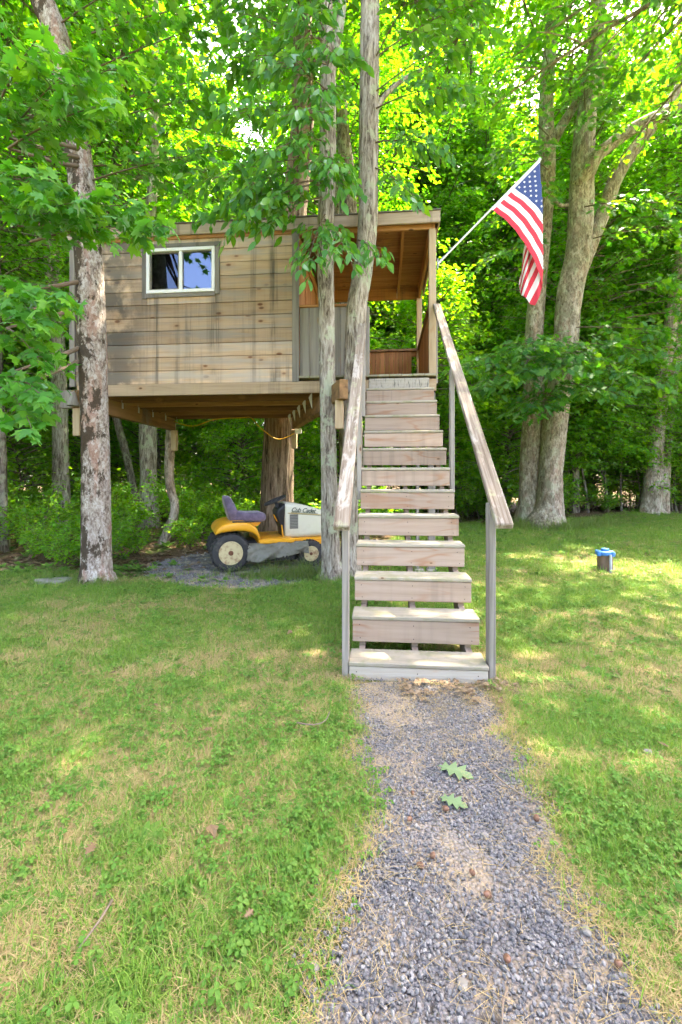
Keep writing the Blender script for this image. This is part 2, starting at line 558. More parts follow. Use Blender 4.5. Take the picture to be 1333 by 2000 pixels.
gx = grid_axis([(-150, -30, 15), (-30, -9, 1.5), (-9, 10, .22), (10, 32, 1.5), (32, 150, 15)])
gy = grid_axis([(-150, -10, 15), (-10, -1, 1.5), (-1, 16, .22), (16, 42, 1.2), (42, 220, 18)])
X, Y = np.meshgrid(gx, gy)
Z = ground_z(X, Y)
nx, ny = len(gx), len(gy)
gv = np.stack([X.ravel(), Y.ravel(), Z.ravel()], 1)
gi = np.arange(nx * ny).reshape(ny, nx)
gf = np.stack([gi[:-1, :-1].ravel(), gi[:-1, 1:].ravel(), gi[1:, 1:].ravel(), gi[1:, :-1].ravel()], 1)
gm = mesh_from('ground', gv, [tuple(f) for f in gf.tolist()], True)
at = gm.attributes.new('lawn', 'FLOAT', 'POINT')
at.data.foreach_set('value', lawn_mask(gv[:, 0], gv[:, 1]).astype(np.float32))
def ground_mat():
    t = NT('ground_soil')
    a = t.n('Attribute', attribute_name='lawn').outputs['Fac']
    p = t.world_pos((1, 1, 1))
    n1 = t.noise(p, 1.4, 6, .65); n2 = t.noise(p, 30, 5, .7); n3 = t.noise(p, 7, 5, .6)
    lawn = t.ramp(n3, [(.30, (.055, .085, .025)), (.48, (.10, .12, .04)), (.62, (.24, .19, .10)), (.75, (.32, .25, .15))])
    litter = t.ramp(n2, [(.30, (.035, .022, .014)), (.5, (.12, .075, .045)), (.68, (.24, .165, .11)), (.8, (.36, .28, .21))])
    green = t.ramp(n2, [(.3, (.03, .06, .015)), (.7, (.09, .16, .04))])
    floor = t.mix(t.sstep(n1, .50, .64), litter, green)
    c = t.mix(a, floor, lawn)
    return t.bsdf(c, .95, n2, .8, .02, spec=.1)
M['ground'] = ground_mat()
gm.materials.append(M['ground'])
ground = bpy.data.objects.new('ground', gm); COL.objects.link(ground)
tag(ground, kind='structure')

def gravel_mat(name, base):
    t = NT(name)
    p = t.world_pos((1, 1, 1))
    v = t.n('TexVoronoi', {'Vector': p, 'Scale': 85.0}, feature='F1')
    n = t.noise(p, 4, 5)
    c = t.ramp(v.outputs['Distance'], [(.0, tuple(x * 1.3 for x in base)), (.5, base), (.8, tuple(x * .25 for x in base))])
    c = t.mix(t.math('MULTIPLY', t.sstep(n, .42, .62), .8), c, (.33, .27, .20))
    return t.bsdf(c, .9, v.outputs['Distance'], 1.0, -.01, spec=.2)
M['gravel_base'] = gravel_mat('gravel_base', (.17, .17, .18))

def sheet(name, outline, lift, mat, seed):
    """patch of ground with an irregular outline, draped a little above the ground"""
    pts = []
    n = len(outline)
    for i in range(n):
        a, b = np.array(outline[i]), np.array(outline[(i + 1) % n])
        for k in range(6):
            pts.append(a + (b - a) * k / 6)
    pts = np.array(pts)
    c = pts.mean(0)
    j = 1 + (vnoise(pts[:, 0] * 5, pts[:, 1] * 5, seed) - .5) * .10
    pts = c + (pts - c) * j[:, None]
    rings = 10
    vs, fs = [], []
    m = len(pts)
    for r in range(rings, 0, -1):
        q = c + (pts - c) * r / rings
        zz = ground_z(q[:, 0], q[:, 1]) + lift * (1 if r < rings else -.5)
        vs += [(a, b, z) for (a, b), z in zip(q, zz)]
    vs.append((c[0], c[1], float(ground_z(c[0], c[1])) + lift))
    for r in range(rings - 1):
        for k in range(m):
            fs.append((r * m + k, r * m + (k + 1) % m, (r + 1) * m + (k + 1) % m, (r + 1) * m + k))
    for k in range(m):
        fs.append(((rings - 1) * m + k, (rings - 1) * m + (k + 1) % m, rings * m))
    me = mesh_from(name, vs, fs, True)
    me.materials.append(mat)
    o = bpy.data.objects.new(name, me); COL.objects.link(o)
    return tag(o, kind='structure')

PATH_L = [(-.21, 2.74), (-.17, 2.3), (-.13, 1.95), (-.09, 1.6), (-.09, 1.39), (-.11, 1.22), (-.14, 1.09), (-.17, .98), (-.22, .6), (-.3, .1), (-.3, -1.5)]
PATH_R = [(.60, 2.74), (.60, 2.38), (.61, 2.03), (.60, 1.77), (.60, 1.55), (.61, 1.37), (.62, 1.2), (.63, 1.06), (.64, .6), (.66, .1), (.7, -1.5)]
path = sheet('gravel_path', PATH_L[::-1] + PATH_R, .008, M['gravel_base'], 1)
PATCH = [(-3.0, 5.45), (-2.2, 4.85), (-1.4, 4.85), (-.95, 5.15), (-.75, 5.7), (-.9, 7.0), (-2.0, 7.4), (-3.0, 7.2), (-3.3, 6.3)]
patch = sheet('gravel_patch', PATCH, .010, M['gravel_base'], 2)

def path_mask(x, y):
    l = np.interp(-y, [-p[1] for p in PATH_L], [p[0] for p in PATH_L])
    r = np.interp(-y, [-p[1] for p in PATH_R], [p[0] for p in PATH_R])
    w = (fbm(x * 6, y * 6, 21) - .5) * .22
    inside = np.minimum(x - l, r - x) + w
    m = np.clip(inside / .14 + .4, 0, 1)
    return np.where(y > 2.78, 0, m)

def in_poly(x, y, poly):
    x = np.asarray(x); y = np.asarray(y)
    c = np.zeros(x.shape, bool)
    n = len(poly)
    for i in range(n):
        x0, y0 = poly[i]; x1, y1 = poly[(i + 1) % n]
        k = ((y0 > y) != (y1 > y)) & (x < (x1 - x0) * (y - y0) / (y1 - y0 + 1e-12) + x0)
        c ^= k
    return c

# ------------------------------------------------------------------ tree house
YF, YB = 5.86, 8.10
XL, XM, XR = -4.20, -1.08, .66
ZW, ZT = 2.455, 4.385
DECK = 2.515
house = thing('tree_house', 'weathered board tree house on timber beams with window and covered porch', 'tree house', (-1.8, 6.9, 2.3))

def rect_minus(r, h):
    x0, x1, z0, z1 = r; a0, a1, b0, b1 = h
    if x1 <= a0 or x0 >= a1 or z1 <= b0 or z0 >= b1:
        return [r]
    out = []
    if x0 < a0: out.append((x0, a0, z0, z1))
    if x1 > a1: out.append((a1, x1, z0, z1))
    m0, m1 = max(x0, a0), min(x1, a1)
    if z0 < b0: out.append((m0, m1, z0, b0))
    if z1 > b1: out.append((m0, m1, b1, z1))
    return out

WIN = (-3.122, -2.188, 3.645, 4.238)
fw = MB()
for r in rect_minus((XL + .01, XM - .01, ZW, ZT + .05), WIN):
    fw.box(r[0], r[1], YF + .022, YF + .10, r[2], r[3], 0)
front_wall = fw.build('front_wall', M['cedar_x'], house)
NB = 11
bh = (ZT - ZW) / NB
for i in range(NB):
    z0, z1 = ZW + i * bh, ZW + (i + 1) * bh - .0055
    dy = random.uniform(-.003, .003)
    for r in rect_minus((XL + .072, XM - .088, z0, z1), WIN):
        piece('siding_board', M['siding_x'], front_wall, r[0], r[1], YF + dy, YF + .021 + dy, r[2], r[3], .004)
piece('corner_trim', M['grey_z'], front_wall, XM - .086, XM, YF - .022, YF + .02, ZW - .012, ZT + .002)
piece('corner_trim', M['grey_z'], front_wall, XL - .005, XL + .07, YF - .024, YF + .02, ZW - .02, ZT + .002)
# left, back and porch-side walls
lw = MB().box(XL + .022, XL + .10, YF + .1, YB - .1, ZW, ZT + .05, 0).build('left_wall', M['dark_room'], house)
bw = MB().box(XL + .1, XM - .1, YB - .10, YB - .022, ZW, ZT + .05, 0).build('back_wall', M['dark_room'], house)
for i in range(NB):
    z0, z1 = ZW + i * bh, ZW + (i + 1) * bh - .005
    piece('siding_board', M['siding_y'], lw, XL, XL + .021, YF + .025, YB, z0, z1, .004)
    piece('siding_board', M['siding_x'], bw, XL + .025, XM - .03, YB - .021, YB, z0, z1, .004)
pw = MB().box(XM - .1, XM - .024, YF + .11, YB - .11, ZW, ZT + .05, 0).build('porch_side_wall', M['dark_room'], house)
ny_ = 16
for i in range(ny_):
    y0 = YF + .03 + (YB - YF - .06) * i / ny_
    y1 = YF + .03 + (YB - YF - .06) * (i + 1) / ny_ - .004
    piece('wall_plank', M['cedar_z'], pw, XM - .022, XM - .002, y0, y1, DECK + .002, ZT - .02, .003)
for yy in (6.35, 7.4):
    piece('door_trim', M['cedar_z'], pw, XM, XM + .022, yy - .04, yy + .04, DECK + .004, 4.25)
piece('door_trim', M['cedar_y'], pw, XM, XM + .02, 6.392, 7.358, 4.17, 4.25)

# window
wx0, wx1, wz0, wz1 = WIN
win = thing('window', None, None); win.parent = house; win.location = Vector(((wx0 + wx1) / 2, YF, wz0)) - house.location
win['label'] = 'white vinyl sliding window in grey board trim'
def wpiece(name, mat, *b, ch=.003): return piece(name, mat, win, *b, ch)
tw = .062
wpiece('trim_board', M['grey_x'], wx0 - tw - .004, wx1 + tw + .004, YF - .024, YF - .004, wz1 + .001, wz1 + tw)
wpiece('trim_board', M['grey_x'], wx0, wx1, YF - .024, YF - .004, wz0 - tw + .008, wz0 - .001)
wpiece('trim_board', M['grey_z'], wx0 - tw, wx0 - .001, YF - .024, YF - .004, wz0 - tw, wz1)
wpiece('trim_board', M['grey_z'], wx1 + .001, wx1 + tw, YF - .024, YF - .004, wz0 - tw + .03, wz1)
fr = MB(); fwid = .044
fr.box(wx0 + .001, wx1 - .001, YF - .034, YF + .06, wz1 - fwid, wz1 - .001)
fr.box(wx0 + .001, wx1 - .001, YF - .034, YF + .06, wz0 + .001, wz0 + fwid)
fr.box(wx0 + .001, wx0 + fwid, YF - .033, YF + .059, wz0 + fwid, wz1 - fwid)
fr.box(wx1 - fwid, wx1 - .001, YF - .033, YF + .059, wz0 + fwid, wz1 - fwid)
frame = fr.build('window_frame', M['vinyl'], win)
mx = (wx0 + wx1) / 2
wpiece('mullion', M['vinyl'], mx - .022, mx + .024, YF - .022, YF + .03, wz0 + fwid, wz1 - fwid)
def glass_mat(name, refl, tint):
    t = NT(name)
    gl = t.n('BsdfGlossy', {'Color': (.55, .70, 1.0, 1), 'Roughness': .012})  # blue tint stands in for the blue of the reflected sky
    tr = t.n('BsdfTransparent', {'Color': (*tint, 1)})
    n = t.noise(t.coords((1, 1, 1)), 3.0, 2)
    b = t.n('Bump', {'Strength': .02, 'Distance': .02, 'Height': n})
    t.put(gl.inputs['Normal'], b.outputs[0])
    m = t.n('MixShader', {0: refl, 1: tr.outputs[0], 2: gl.outputs[0]})
    t.t.links.new(m.outputs[0], t.out.inputs[0])
    return t.m
M['glass'] = glass_mat('pane_glass', .17, (.35, .38, .38))
M['glass_screen'] = glass_mat('pane_screen', .09, (.3, .32, .32))
sa = MB()
for (a, b, c, d) in ((wx0 + fwid + .002, mx - .023, wz0 + fwid + .002, wz1 - fwid - .002),):
    w = .018
    sa.box(a, b, YF - .012, YF + .02, d - w, d); sa.box(a, b, YF - .012, YF + .02, c, c + w)
    sa.box(a, a + w, YF - .011, YF + .019, c + w, d - w); sa.box(b - w, b, YF - .011, YF + .019, c + w, d - w)
sa.build('screen_frame', M['grey_x'], win)
wpiece('pane', M['glass_screen'], wx0 + fwid + .018, mx - .038, YF + .002, YF + .006, wz0 + fwid + .018, wz1 - fwid - .018, ch=.0005)
wpiece('pane', M['glass'], mx + .025, wx1 - fwid - .001, YF + .008, YF + .012, wz0 + fwid + .001, wz1 - fwid - .001, ch=.0005)

# roof
roof = MB().box(XL - .06, XR + .055, YF - .07, YB + .06, 4.533, 4.548, .003).build('roof', M['roofing'], house)
piece('fascia_board', M['fascia'], roof, XL - .05, XM - .3, YF - .052, YF - .026, ZT + .006, 4.53)
piece('fascia_board', M['fascia'], roof, XM - .297, XR + .045, YF - .054, YF - .028, ZT + .003, 4.531)
piece('trim_strip', M['cedar_x'], roof, XL - .03, XM - .09, YF - .020, YF - .004, ZT - .035, ZT + .012)
piece('fascia_board', M['fascia'], roof, XR + .022, XR + .046, YF - .026, YB + .02, ZT + .003, 4.531)
nrb = 12
for i in range(nrb):
    y0 = YF - .024 + (YB - YF + .04) * i / nrb
    y1 = YF - .024 + (YB - YF + .04) * (i + 1) / nrb - .004
    piece('roof_board', M['cedar_x'], roof, XM - .05, XR + .02, y0, y1, 4.508, 4.530, .002)
for xx in (-.95, -.36, .24):
    piece('rafter', M['cedar_y'], roof, xx, xx + .038, YF + .062, YB - .062, 4.42, 4.507)
piece('rafter', M['cedar_y'], roof, XR - .066, XR - .025, YF + .062, YB - .062, 4.30, 4.507)
piece('header', M['cedar_x'], roof, XM + .002, XR - .012, YF + .02, YF + .060, 4.345, 4.506)
piece('header', M['cedar_x'], roof, XM + .002, XR - .012, YB - .060, YB - .02, 4.31, 4.506)
for xx in (-.36, .24, .60):
    MB().prism([(YB - .061, 4.50), (YB - .061, 4.33), (YB - .10, 4.42), (YB - .12, 4.50)], xx - .004, xx - .001).build('metal_tie', M['galv'], roof)

# porch
porch = MB().box(XM - .02, XR - .02, YF + .05, YB - .02, ZW + .002, ZW + .012, .001).build('porch_floor', M['joist_x'], house)
nd = 12
dx = (XR - XM) / nd
for i in range(nd):
    piece('deck_board', M['deck_y'], porch, XM + i * dx + .003, XM + (i + 1) * dx - .003, YF - .035 + random.uniform(-.006, .006), YB - .005, DECK - .027, DECK, .004)
for (xa, ya) in ((.572, YF + .008), (.572, YB - .11), (XM + .004, YB - .11)):
    piece('porch_post', M['post_z'], house, xa, xa + .09, ya, ya + .09, DECK + .001, 4.344 if ya < 7 else 4.309, .005)
hw = MB().box(XM + .002, -.27, YF + .056, YF + .09, 3.33, 3.412, .003).build('porch_front_wall', M['cedar_x'], house)
npl = 6
for i in range(npl):
    x0 = XM + .004 + (.80) * i / npl; x1 = XM + .004 + .80 * (i + 1) / npl - .004
    piece('wall_plank', M['plank_z'], hw, x0, x1, YF + .034, YF + .054, DECK + .012, 3.411, .003)
piece('rail_cap', M['cedar_x'], hw, XM + .003, -.25, YF + .012, YF + .13, 3.413, 3.44)
bwl = MB().box(XM + .1, .57, YB - .056, YB - .02, 3.32, 3.40, .003).build('porch_back_wall', M['cedar_x'], house)
npl = 19
for i in range(npl):
    x0 = XM + .1 + 1.47 * i / npl; x1 = XM + .1 + 1.47 * (i + 1) / npl - .003
    piece('wall_plank', M['cedar_z'], bwl, x0, x1, YB - .078, YB - .058, DECK + .002, 3.40, .003)
piece('rail_cap', M['beam_y'], bwl, XM + .1, .572, YB - .12, YB - .005, 3.402, 3.44)
rwl = MB().box(.625, .66, YF + .1, YB - .115, 3.32, 3.40, .003).build('porch_right_wall', M['cedar_y'], house)
npl = 22
for i in range(npl):
    y0 = YF + .105 + 2.01 * i / npl; y1 = YF + .105 + 2.01 * (i + 1) / npl - .003
    piece('wall_plank', M['cedar_z'], rwl, .604, .623, y0, y1, DECK + .002, 3.40, .003)
    piece('outer_plank', M['plank_z'], rwl, .664, .683, y0 - .08, y1 - .08, 2.40, 3.40, .003)
piece('rail_cap', M['beam_y'], rwl, .575, .70, YF + .10, YB - .115, 3.402, 3.44)
piece('newel_post', M['post_grey'], house, -.255, -.175, YF + .02, YF + .10, DECK + .001, 3.40, .005)

# floor frame, beams, blocks, posts
piece('rim_joist', M['rim_x'], house, -4.10, -.22, YF - .018, YF + .020, 2.300, ZW - .004, .004)
piece('rim_joist', M['rim_x'], house, -.218, XR, YF - .016, YF + .021, 2.300, ZW - .004, .004)
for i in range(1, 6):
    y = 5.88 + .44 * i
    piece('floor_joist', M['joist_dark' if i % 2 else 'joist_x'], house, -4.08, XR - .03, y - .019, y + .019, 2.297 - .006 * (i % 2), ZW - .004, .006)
    xb = -.43 - 1.12 * (y - 5.0) / 3.0
    MB().prism([(xb - .055, 2.40), (xb - .105, 2.32), (xb - .055, 2.16)], y - .024, y - .0205, 'y').build('metal_tie', M['galv'], house)
    MB().box(-3.738, -3.734, y - .02, y + .02, 2.21, 2.33, .001).build('metal_tie', M['galv'], house)
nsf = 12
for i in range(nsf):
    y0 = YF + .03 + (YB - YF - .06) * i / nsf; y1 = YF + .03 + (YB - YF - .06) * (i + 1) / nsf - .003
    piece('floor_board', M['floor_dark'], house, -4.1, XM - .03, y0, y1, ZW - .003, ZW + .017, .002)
lb = MB().bar((-3.79, 5.36, 2.185), (-3.79, 8.02, 2.185), .10, .215, ch=.006).build('support_beam', M['beam_y'], house)
rb = MB().bar((-.43, 5.02, 2.178), (-1.55, 8.02, 2.185), .10, .215, ch=.006).build('support_beam', M['beam_y'], house)
rb['label'] = 'diagonal support beam with a grey weathered end'
for (x, y, z0) in ((-3.785, 5.42, 1.73), (-.49, 5.15, 1.755), (-3.74, 7.98, 1.71), (-1.57, 8.06, 1.74)):
    piece('support_block', M['post_z'], house, x - .046, x + .046, y - .046, y + .046, z0, 2.074, .005)
piece('beam_end_block', M['grey_z'], house, -4.02, -3.845, 5.40, 5.47, 2.08, 2.30, .006)
piece('support_post', M['post_grey'], house, .572, .66, 5.95, 6.04, -.05, 2.297, .005)
piece('support_post', M['post_grey'], house, .42, .458, 5.96, 6.05, -.05, 2.297, .004)
for xx in (.40, .555):
    piece('post_footing', M['riser_pale'], house, xx, xx + .12, 5.92, 6.08, -.05, .045, .01)

# cone-shaped shade hanging at the beam end
bell = MB().lathe([(.012, .17), (.03, .165), (.036, .12), (.05, .06), (.068, .015), (.074, 0), (.066, .004), (.04, .10), (.01, .14)], 20, 'z', (-3.75, 5.28, 2.085))
bell.tube([(-3.75, 5.28, 2.245), (-3.75, 5.30, 2.28), (-3.76, 5.37, 2.27)], .006, 6)
bo = bell.build('hanging_bell', M['post_grey'], None, loc=(-3.75, 5.28, 2.085), auto=40)
tag(bo, 'small grey cone-shaped bell hanging from the left beam end', 'bell')

# ------------------------------------------------------------------ staircase
stairs = thing('staircase', 'open wooden staircase with twelve steps and flaking handrails up to the porch', 'stairs', (.2, 4.2, 0))
Y1, RUN, SX0, SX1, ZR, RISE = 2.735, .26, -.20, .607, .0723, .19946
for i in range(12):
    y = Y1 + RUN * i; z = ZR + RISE * i
    j = random.uniform(-.004, .004)
    tr = piece('tread', M['tread'], stairs, SX0 - .004 + j, SX1 + .004 + j, y - .006, y + .225, z + .003, z + .028, .005)
    rs = piece('riser', M['riser_pale' if i == 0 else 'riser'], stairs, SX0 + j, SX1 + j, y, y + .026, z - .14, z, .003)
    if i < 6:
        s = MB()
        for xx in (SX0 + .05, .205, SX1 - .05):
            for dz in (-.03, -.115):
                s.lathe([(.0035, -.0008), (.0035, .001)], 8, 'y', (xx + random.uniform(-.012, .012), y - .0003, z + dz))
        s.build('screw', M['dark_room'], rs)['kind'] = 'stuff'
piece('riser', M['riser_mould'], stairs, SX0 + .02, SX1 - .035, Y1 + RUN * 12 - .022, Y1 + RUN * 12 + .003, ZR + RISE * 12 - .14, ZR + RISE * 12 - .002, .003)
for xs in (SX0 + .045, .185, SX1 - .085):
    up = []
    for i in range(12):
        y = Y1 + RUN * i + .028; z = ZR + RISE * i + .001
        up += [(y, z - RISE + .03 if i else -.06), (y, z)]
    yt = Y1 + RUN * 12 - .03; zt = ZR + RISE * 11 + .001
    lo = [(yt, zt), (yt, zt - .18), (Y1 + .36, -.06)]
    MB().prism(up + lo, xs, xs + .038).build('stringer', M['stringer'], stairs)
def rail(x, ya, za, yb, zb):
    L = math.hypot(yb - ya, zb - za)
    o = MB().box(x - .046, x + .046, -L / 2, L / 2, -.02, .02, .006).build('handrail', M['rail'], stairs, loc=(x, 0, 0))
    o.location = Vector((x, (ya + yb) / 2, (za + zb) / 2)) - stairs.location
    o.rotation_euler = (math.atan2(zb - za, yb - ya), 0, 0)
    return o
rail(.664, 2.60, .925, 5.86, 3.375)
rail(-.236, 2.60, .905, 5.28, 2.965)
def rail_z(y, right): return (.925 + (y - 2.60) * (3.375 - .925) / 3.26 if right else .905 + (y - 2.6) * (2.965 - .905) / 2.68) - .030
for (x, right, y, z0) in ((.615, True, 2.76, -.08), (-.246, False, 2.74, -.08), (.612, True, 4.30, 1.08), (-.243, False, 4.28, 1.0), (-.243, False, 5.20, 1.9)):
    piece('rail_post', M['post_grey'], stairs, x, x + .04, y, y + .089, z0, rail_z(y + .04, right), .004)

# ------------------------------------------------------------------ leaves
def strip_leaf(half, fold=.12, droop=.15):
    """leaf outline given as (x, y) of the right half, from base to tip; folded along the midrib"""
    vs, fs = [], []
    def z(x, y): return fold * abs(x) - droop * y * y
    mid, rt, lt = [], [], []
    for x, y in half:
        mid.append(len(vs)); vs.append((0, y, z(0, y)))
        if x > 0:
            rt.append(len(vs)); vs.append((x, y, z(x, y)))
            lt.append(len(vs)); vs.append((-x, y, z(x, y)))
        else:
            rt.append(mid[-1]); lt.append(mid[-1])
    for i in range(len(half) - 1):
        for s, side in ((0, rt), (1, lt)):
            q = [mid[i], side[i], side[i + 1], mid[i + 1]]
            q = [a for k, a in enumerate(q) if a not in q[:k]]
            if len(q) == 4:
                t = [(q[0], q[1], q[2]), (q[0], q[2], q[3])]
            else:
                t = [tuple(q)]
            fs += [x if s == 0 else x[::-1] for x in t]
    return np.array(vs), np.array(fs)

def fan_leaf(half, centre=(0, .32), droop=.3):
    pts = [(x, y) for x, y in half] + [(-x, y) for x, y in half[::-1] if x > 0]
    vs = [(centre[0], centre[1], 0)] + [(x, y, -droop * ((x - centre[0]) ** 2 + (y - centre[1]) ** 2)) for x, y in pts]
    n = len(pts)
    fs = [(0, 1 + k, 1 + (k + 1) % n) for k in range(n)]
    return np.array(vs), np.array(fs)

LEAF = dict(
    maple=fan_leaf([(0, 0), (.20, .03), (.42, .06), (.31, .27), (.58, .58), (.36, .55), (.19, .48), (.22, .72), (.08, .78), (0, 1.0)]),
    ash=strip_leaf([(0, 0), (.17, .22), (.22, .48), (.13, .76), (0, 1.0)], .16, .2),
    oak=strip_leaf([(0, 0), (.05, .14), (.22, .16), (.09, .30), (.34, .44), (.12, .52), (.36, .72), (.12, .74), (.14, .88), (0, 1.0)], .1, .15),
    far=(np.array([(0, 0, 0), (.33, .48, .10), (0, 1.0, -.12), (-.33, .48, .10)]), np.array([(0, 1, 2), (0, 2, 3)])),
    mid=(np.array([(0, 0, 0), (.40, .30, .06), (.20, .62, .04), (0, 1.0, -.14), (-.20, .62, .04), (-.40, .30, .06)]),
         np.array([(0, 1, 2), (0, 2, 3), (0, 3, 4), (0, 4, 5)])),
)

class Leaves:
    def __init__(self, kind):
        self.tv, self.tf = LEAF[kind]
        self.P, self.T, self.N, self.S, self.A = [], [], [], [], []
    def add(self, P, T, N, S, A=None):
        P = np.asarray(P, float)
        self.P.append(P); self.T.append(T); self.N.append(N); self.S.append(S)
        self.A.append(RNG.random(len(P)) if A is None else A)
    def count(self): return sum(len(p) for p in self.P)
    def mesh(self, name, mat):
        P = np.concatenate(self.P); T = np.concatenate(self.T); N = np.concatenate(self.N); S = np.concatenate(self.S); A = np.concatenate(self.A)
        T = T / np.linalg.norm(T, axis=1, keepdims=True)
        B = np.cross(T, N); B /= np.maximum(np.linalg.norm(B, axis=1, keepdims=True), 1e-6)
        N = np.cross(B, T)
        k = len(self.tv)
        V = P[:, None, :] + S[:, None, None] * (self.tv[None, :, 0:1] * B[:, None, :] + self.tv[None, :, 1:2] * T[:, None, :] + self.tv[None, :, 2:3] * N[:, None, :])
        V = V.reshape(-1, 3)
        F = (self.tf[None] + (np.arange(len(P)) * k)[:, None, None]).reshape(-1, 3)
        me = bpy.data.meshes.new(name)
        me.vertices.add(len(V)); me.vertices.foreach_set('co', V.astype(np.float32).ravel())
        me.loops.add(F.size); me.loops.foreach_set('vertex_index', F.astype(np.int32).ravel())
        me.polygons.add(len(F)); me.polygons.foreach_set('loop_start', np.arange(0, F.size, 3, dtype=np.int32))
        a = me.attributes.new('rnd', 'FLOAT', 'POINT')
        a.data.foreach_set('value', np.repeat(A, k).astype(np.float32))
        me.materials.append(mat)
        me.update(calc_edges=True)
        return me

def bez(p0, p1, p2, t):
    t = np.asarray(t)[:, None]
    return (1 - t) ** 2 * p0 + 2 * (1 - t) * t * p1 + t * t * p2

def bough(L, wood_mb, p0, p1, lift=.15, droop=.25, width=.6, twigs=14, per=9, size=.11, svar=.3, tilt=.45, hang=.35, r0=.012, spread=.03, wood_n=5, start=.15):
    """a leafy bough: curved axis, side twigs in a flat spray, leaves along the twigs"""
    p0 = np.array(p0, float); p1 = np.array(p1, float)
    ax = p1 - p0; ln = np.linalg.norm(ax)
    mid = (p0 + p1) / 2 + np.array([0, 0, lift * ln])
    t = np.linspace(0, 1, 7)
    axis = bez(p0, mid, p1, t)
    if wood_mb is not None:
        wood_mb.tube([tuple(p) for p in axis], list(np.linspace(r0, r0 * .25, 7)), wood_n, cap=False)
    ts = np.linspace(start, 1, twigs) + RNG.uniform(-.03, .03, twigs)
    ts = np.clip(ts, 0, 1)
    base = bez(p0, mid, p1, ts)
    d = (2 * (1 - ts)[:, None] * (mid - p0) + 2 * ts[:, None] * (p1 - mid))
    d /= np.linalg.norm(d, axis=1, keepdims=True)
    up = np.array([0, 0, 1.0])
    for i in range(twigs):
        side = np.cross(d[i], up); side /= max(np.linalg.norm(side), 1e-5)
        s = 1 if i % 2 else -1
        wd = width * (1.15 - .75 * abs(ts[i] - .45)) * RNG.uniform(.55, 1.15)
        ang = RNG.uniform(.45, 1.0)
        td = side * s * math.sin(ang) + d[i] * math.cos(ang) + up * RNG.uniform(-.25, .25)
        if i == twigs - 1:
            td = d[i]
        td /= np.linalg.norm(td)
        e = base[i] + td * wd + np.array([0, 0, -droop * wd * wd])
        m = base[i] + td * wd * .5 + np.array([0, 0, .05 * wd])
        u = np.sort(RNG.uniform(.12, 1.0, per)); u[-1] = 1.0
        P = bez(base[i], m, e, u) + RNG.normal(0, spread, (per, 3))
        if wood_mb is not None and wood_n > 3:
            tt = np.linspace(0, 1, 4)
            wood_mb.tube([tuple(p) for p in bez(base[i], m, e, tt)], [r0 * .35, r0 * .28, r0 * .2, r0 * .12], 3, cap=False)
        az = np.where(np.arange(per) % 2, 1, -1)[:, None]
        tip = td[None] * RNG.uniform(.3, 1.0, (per, 1)) + np.cross(td, up)[None] * az * RNG.uniform(.4, 1.1, (per, 1)) + np.array([0, 0, -1.0])[None] * (hang + RNG.normal(0, .28, (per, 1)))
        nr = up[None] + RNG.normal(0, tilt, (per, 3))
        L.add(P, tip, nr, size * RNG.uniform(1 - svar, 1 + svar, per))

def smooth_line(pts, step=.12):
    """Catmull-Rom through (x, y, z, r) points"""
    P = np.array(pts, float)
    P = np.vstack([2 * P[0] - P[1], P, 2 * P[-1] - P[-2]])
    out = []
    for i in range(1, len(P) - 2):
        n = max(2, int(np.linalg.norm(P[i + 1][:3] - P[i][:3]) / step))
        for k in range(n):
            t = k / n
            a, b, c, d = P[i - 1], P[i], P[i + 1], P[i + 2]
            out.append(.5 * ((2 * b) + (-a + c) * t + (2 * a - 5 * b + 4 * c - d) * t * t + (-a + 3 * b - 3 * c + d) * t ** 3))
    out.append(P[-2])
    return np.array(out)

def trunk_mb(pts, n=18, wob=.05, seed=0, step=.12, mb=None, roots=True, sink=.25):
    q = smooth_line(pts, step)
    if roots:
        z0 = q[0][2]
        first = q[0].copy(); first[2] -= sink; first[3] *= 1.12
        q = np.vstack([first, q])
    mb = mb or MB()
    mb.tube([tuple(p[:3]) for p in q], list(np.maximum(q[:, 3], .004)), n, True, wob, seed)
    return mb

def tree_thing(name, label, loc, group=None):
    return thing(name, label, 'tree', loc, group)

def add_part(name, me, parent, world=True):
    o = bpy.data.objects.new(name, me); COL.objects.link(o); o.parent = parent
    if world: o.location = -world_loc(parent)
    return o

# ------------------------------------------------------------------ generic forest trees (meshes shared between copies)
def make_forest(seed, height, base, rad, nb, leaf=.13, tr=.13, per=10, twigs=9, lean=.5, kind='far'):
    rg = np.random.default_rng(seed)
    bx, by = rg.uniform(-lean, lean, 2)
    zs = np.linspace(0, height, 9)
    cx = bx * (zs / height) ** 1.5 + rg.normal(0, .07, 9) * (zs > 0)
    cy = by * (zs / height) ** 1.5 + rg.normal(0, .07, 9) * (zs > 0)
    rr = tr * (1 - .86 * zs / height); rr[0] *= 1.35
    tm = trunk_mb([tuple(a) for a in zip(cx, cy, zs, rr)], 10, .05, seed, .35)
    wm = MB()
    Lv = Leaves(kind)
    for i in range(nb):
        f = (i + rg.random()) / nb
        z = base + (height - base - .3) * f ** .85
        a = i * 2.399 + rg.uniform(-.5, .5)
        prof = (math.sin(math.pi * min(1, .18 + .82 * f)) ** .6) * (1 - .35 * f)
        ln = rad * max(.25, prof) * rg.uniform(.55, 1.15)
        x0, y0 = np.interp(z, zs, cx), np.interp(z, zs, cy)
        rise = rg.uniform(-.05, .55) * (.5 + f)
        p0 = (x0, y0, z); p1 = (x0 + math.cos(a) * ln, y0 + math.sin(a) * ln, z + rise * ln)
        bough(Lv, wm, p0, p1, .10, .12, .42 * ln ** .5 + .22, twigs, per, leaf, .35, .55, .30, .02 + .010 * ln, .09, 4 if i % 3 == 0 else 3, .28)
    return tm, wm, Lv

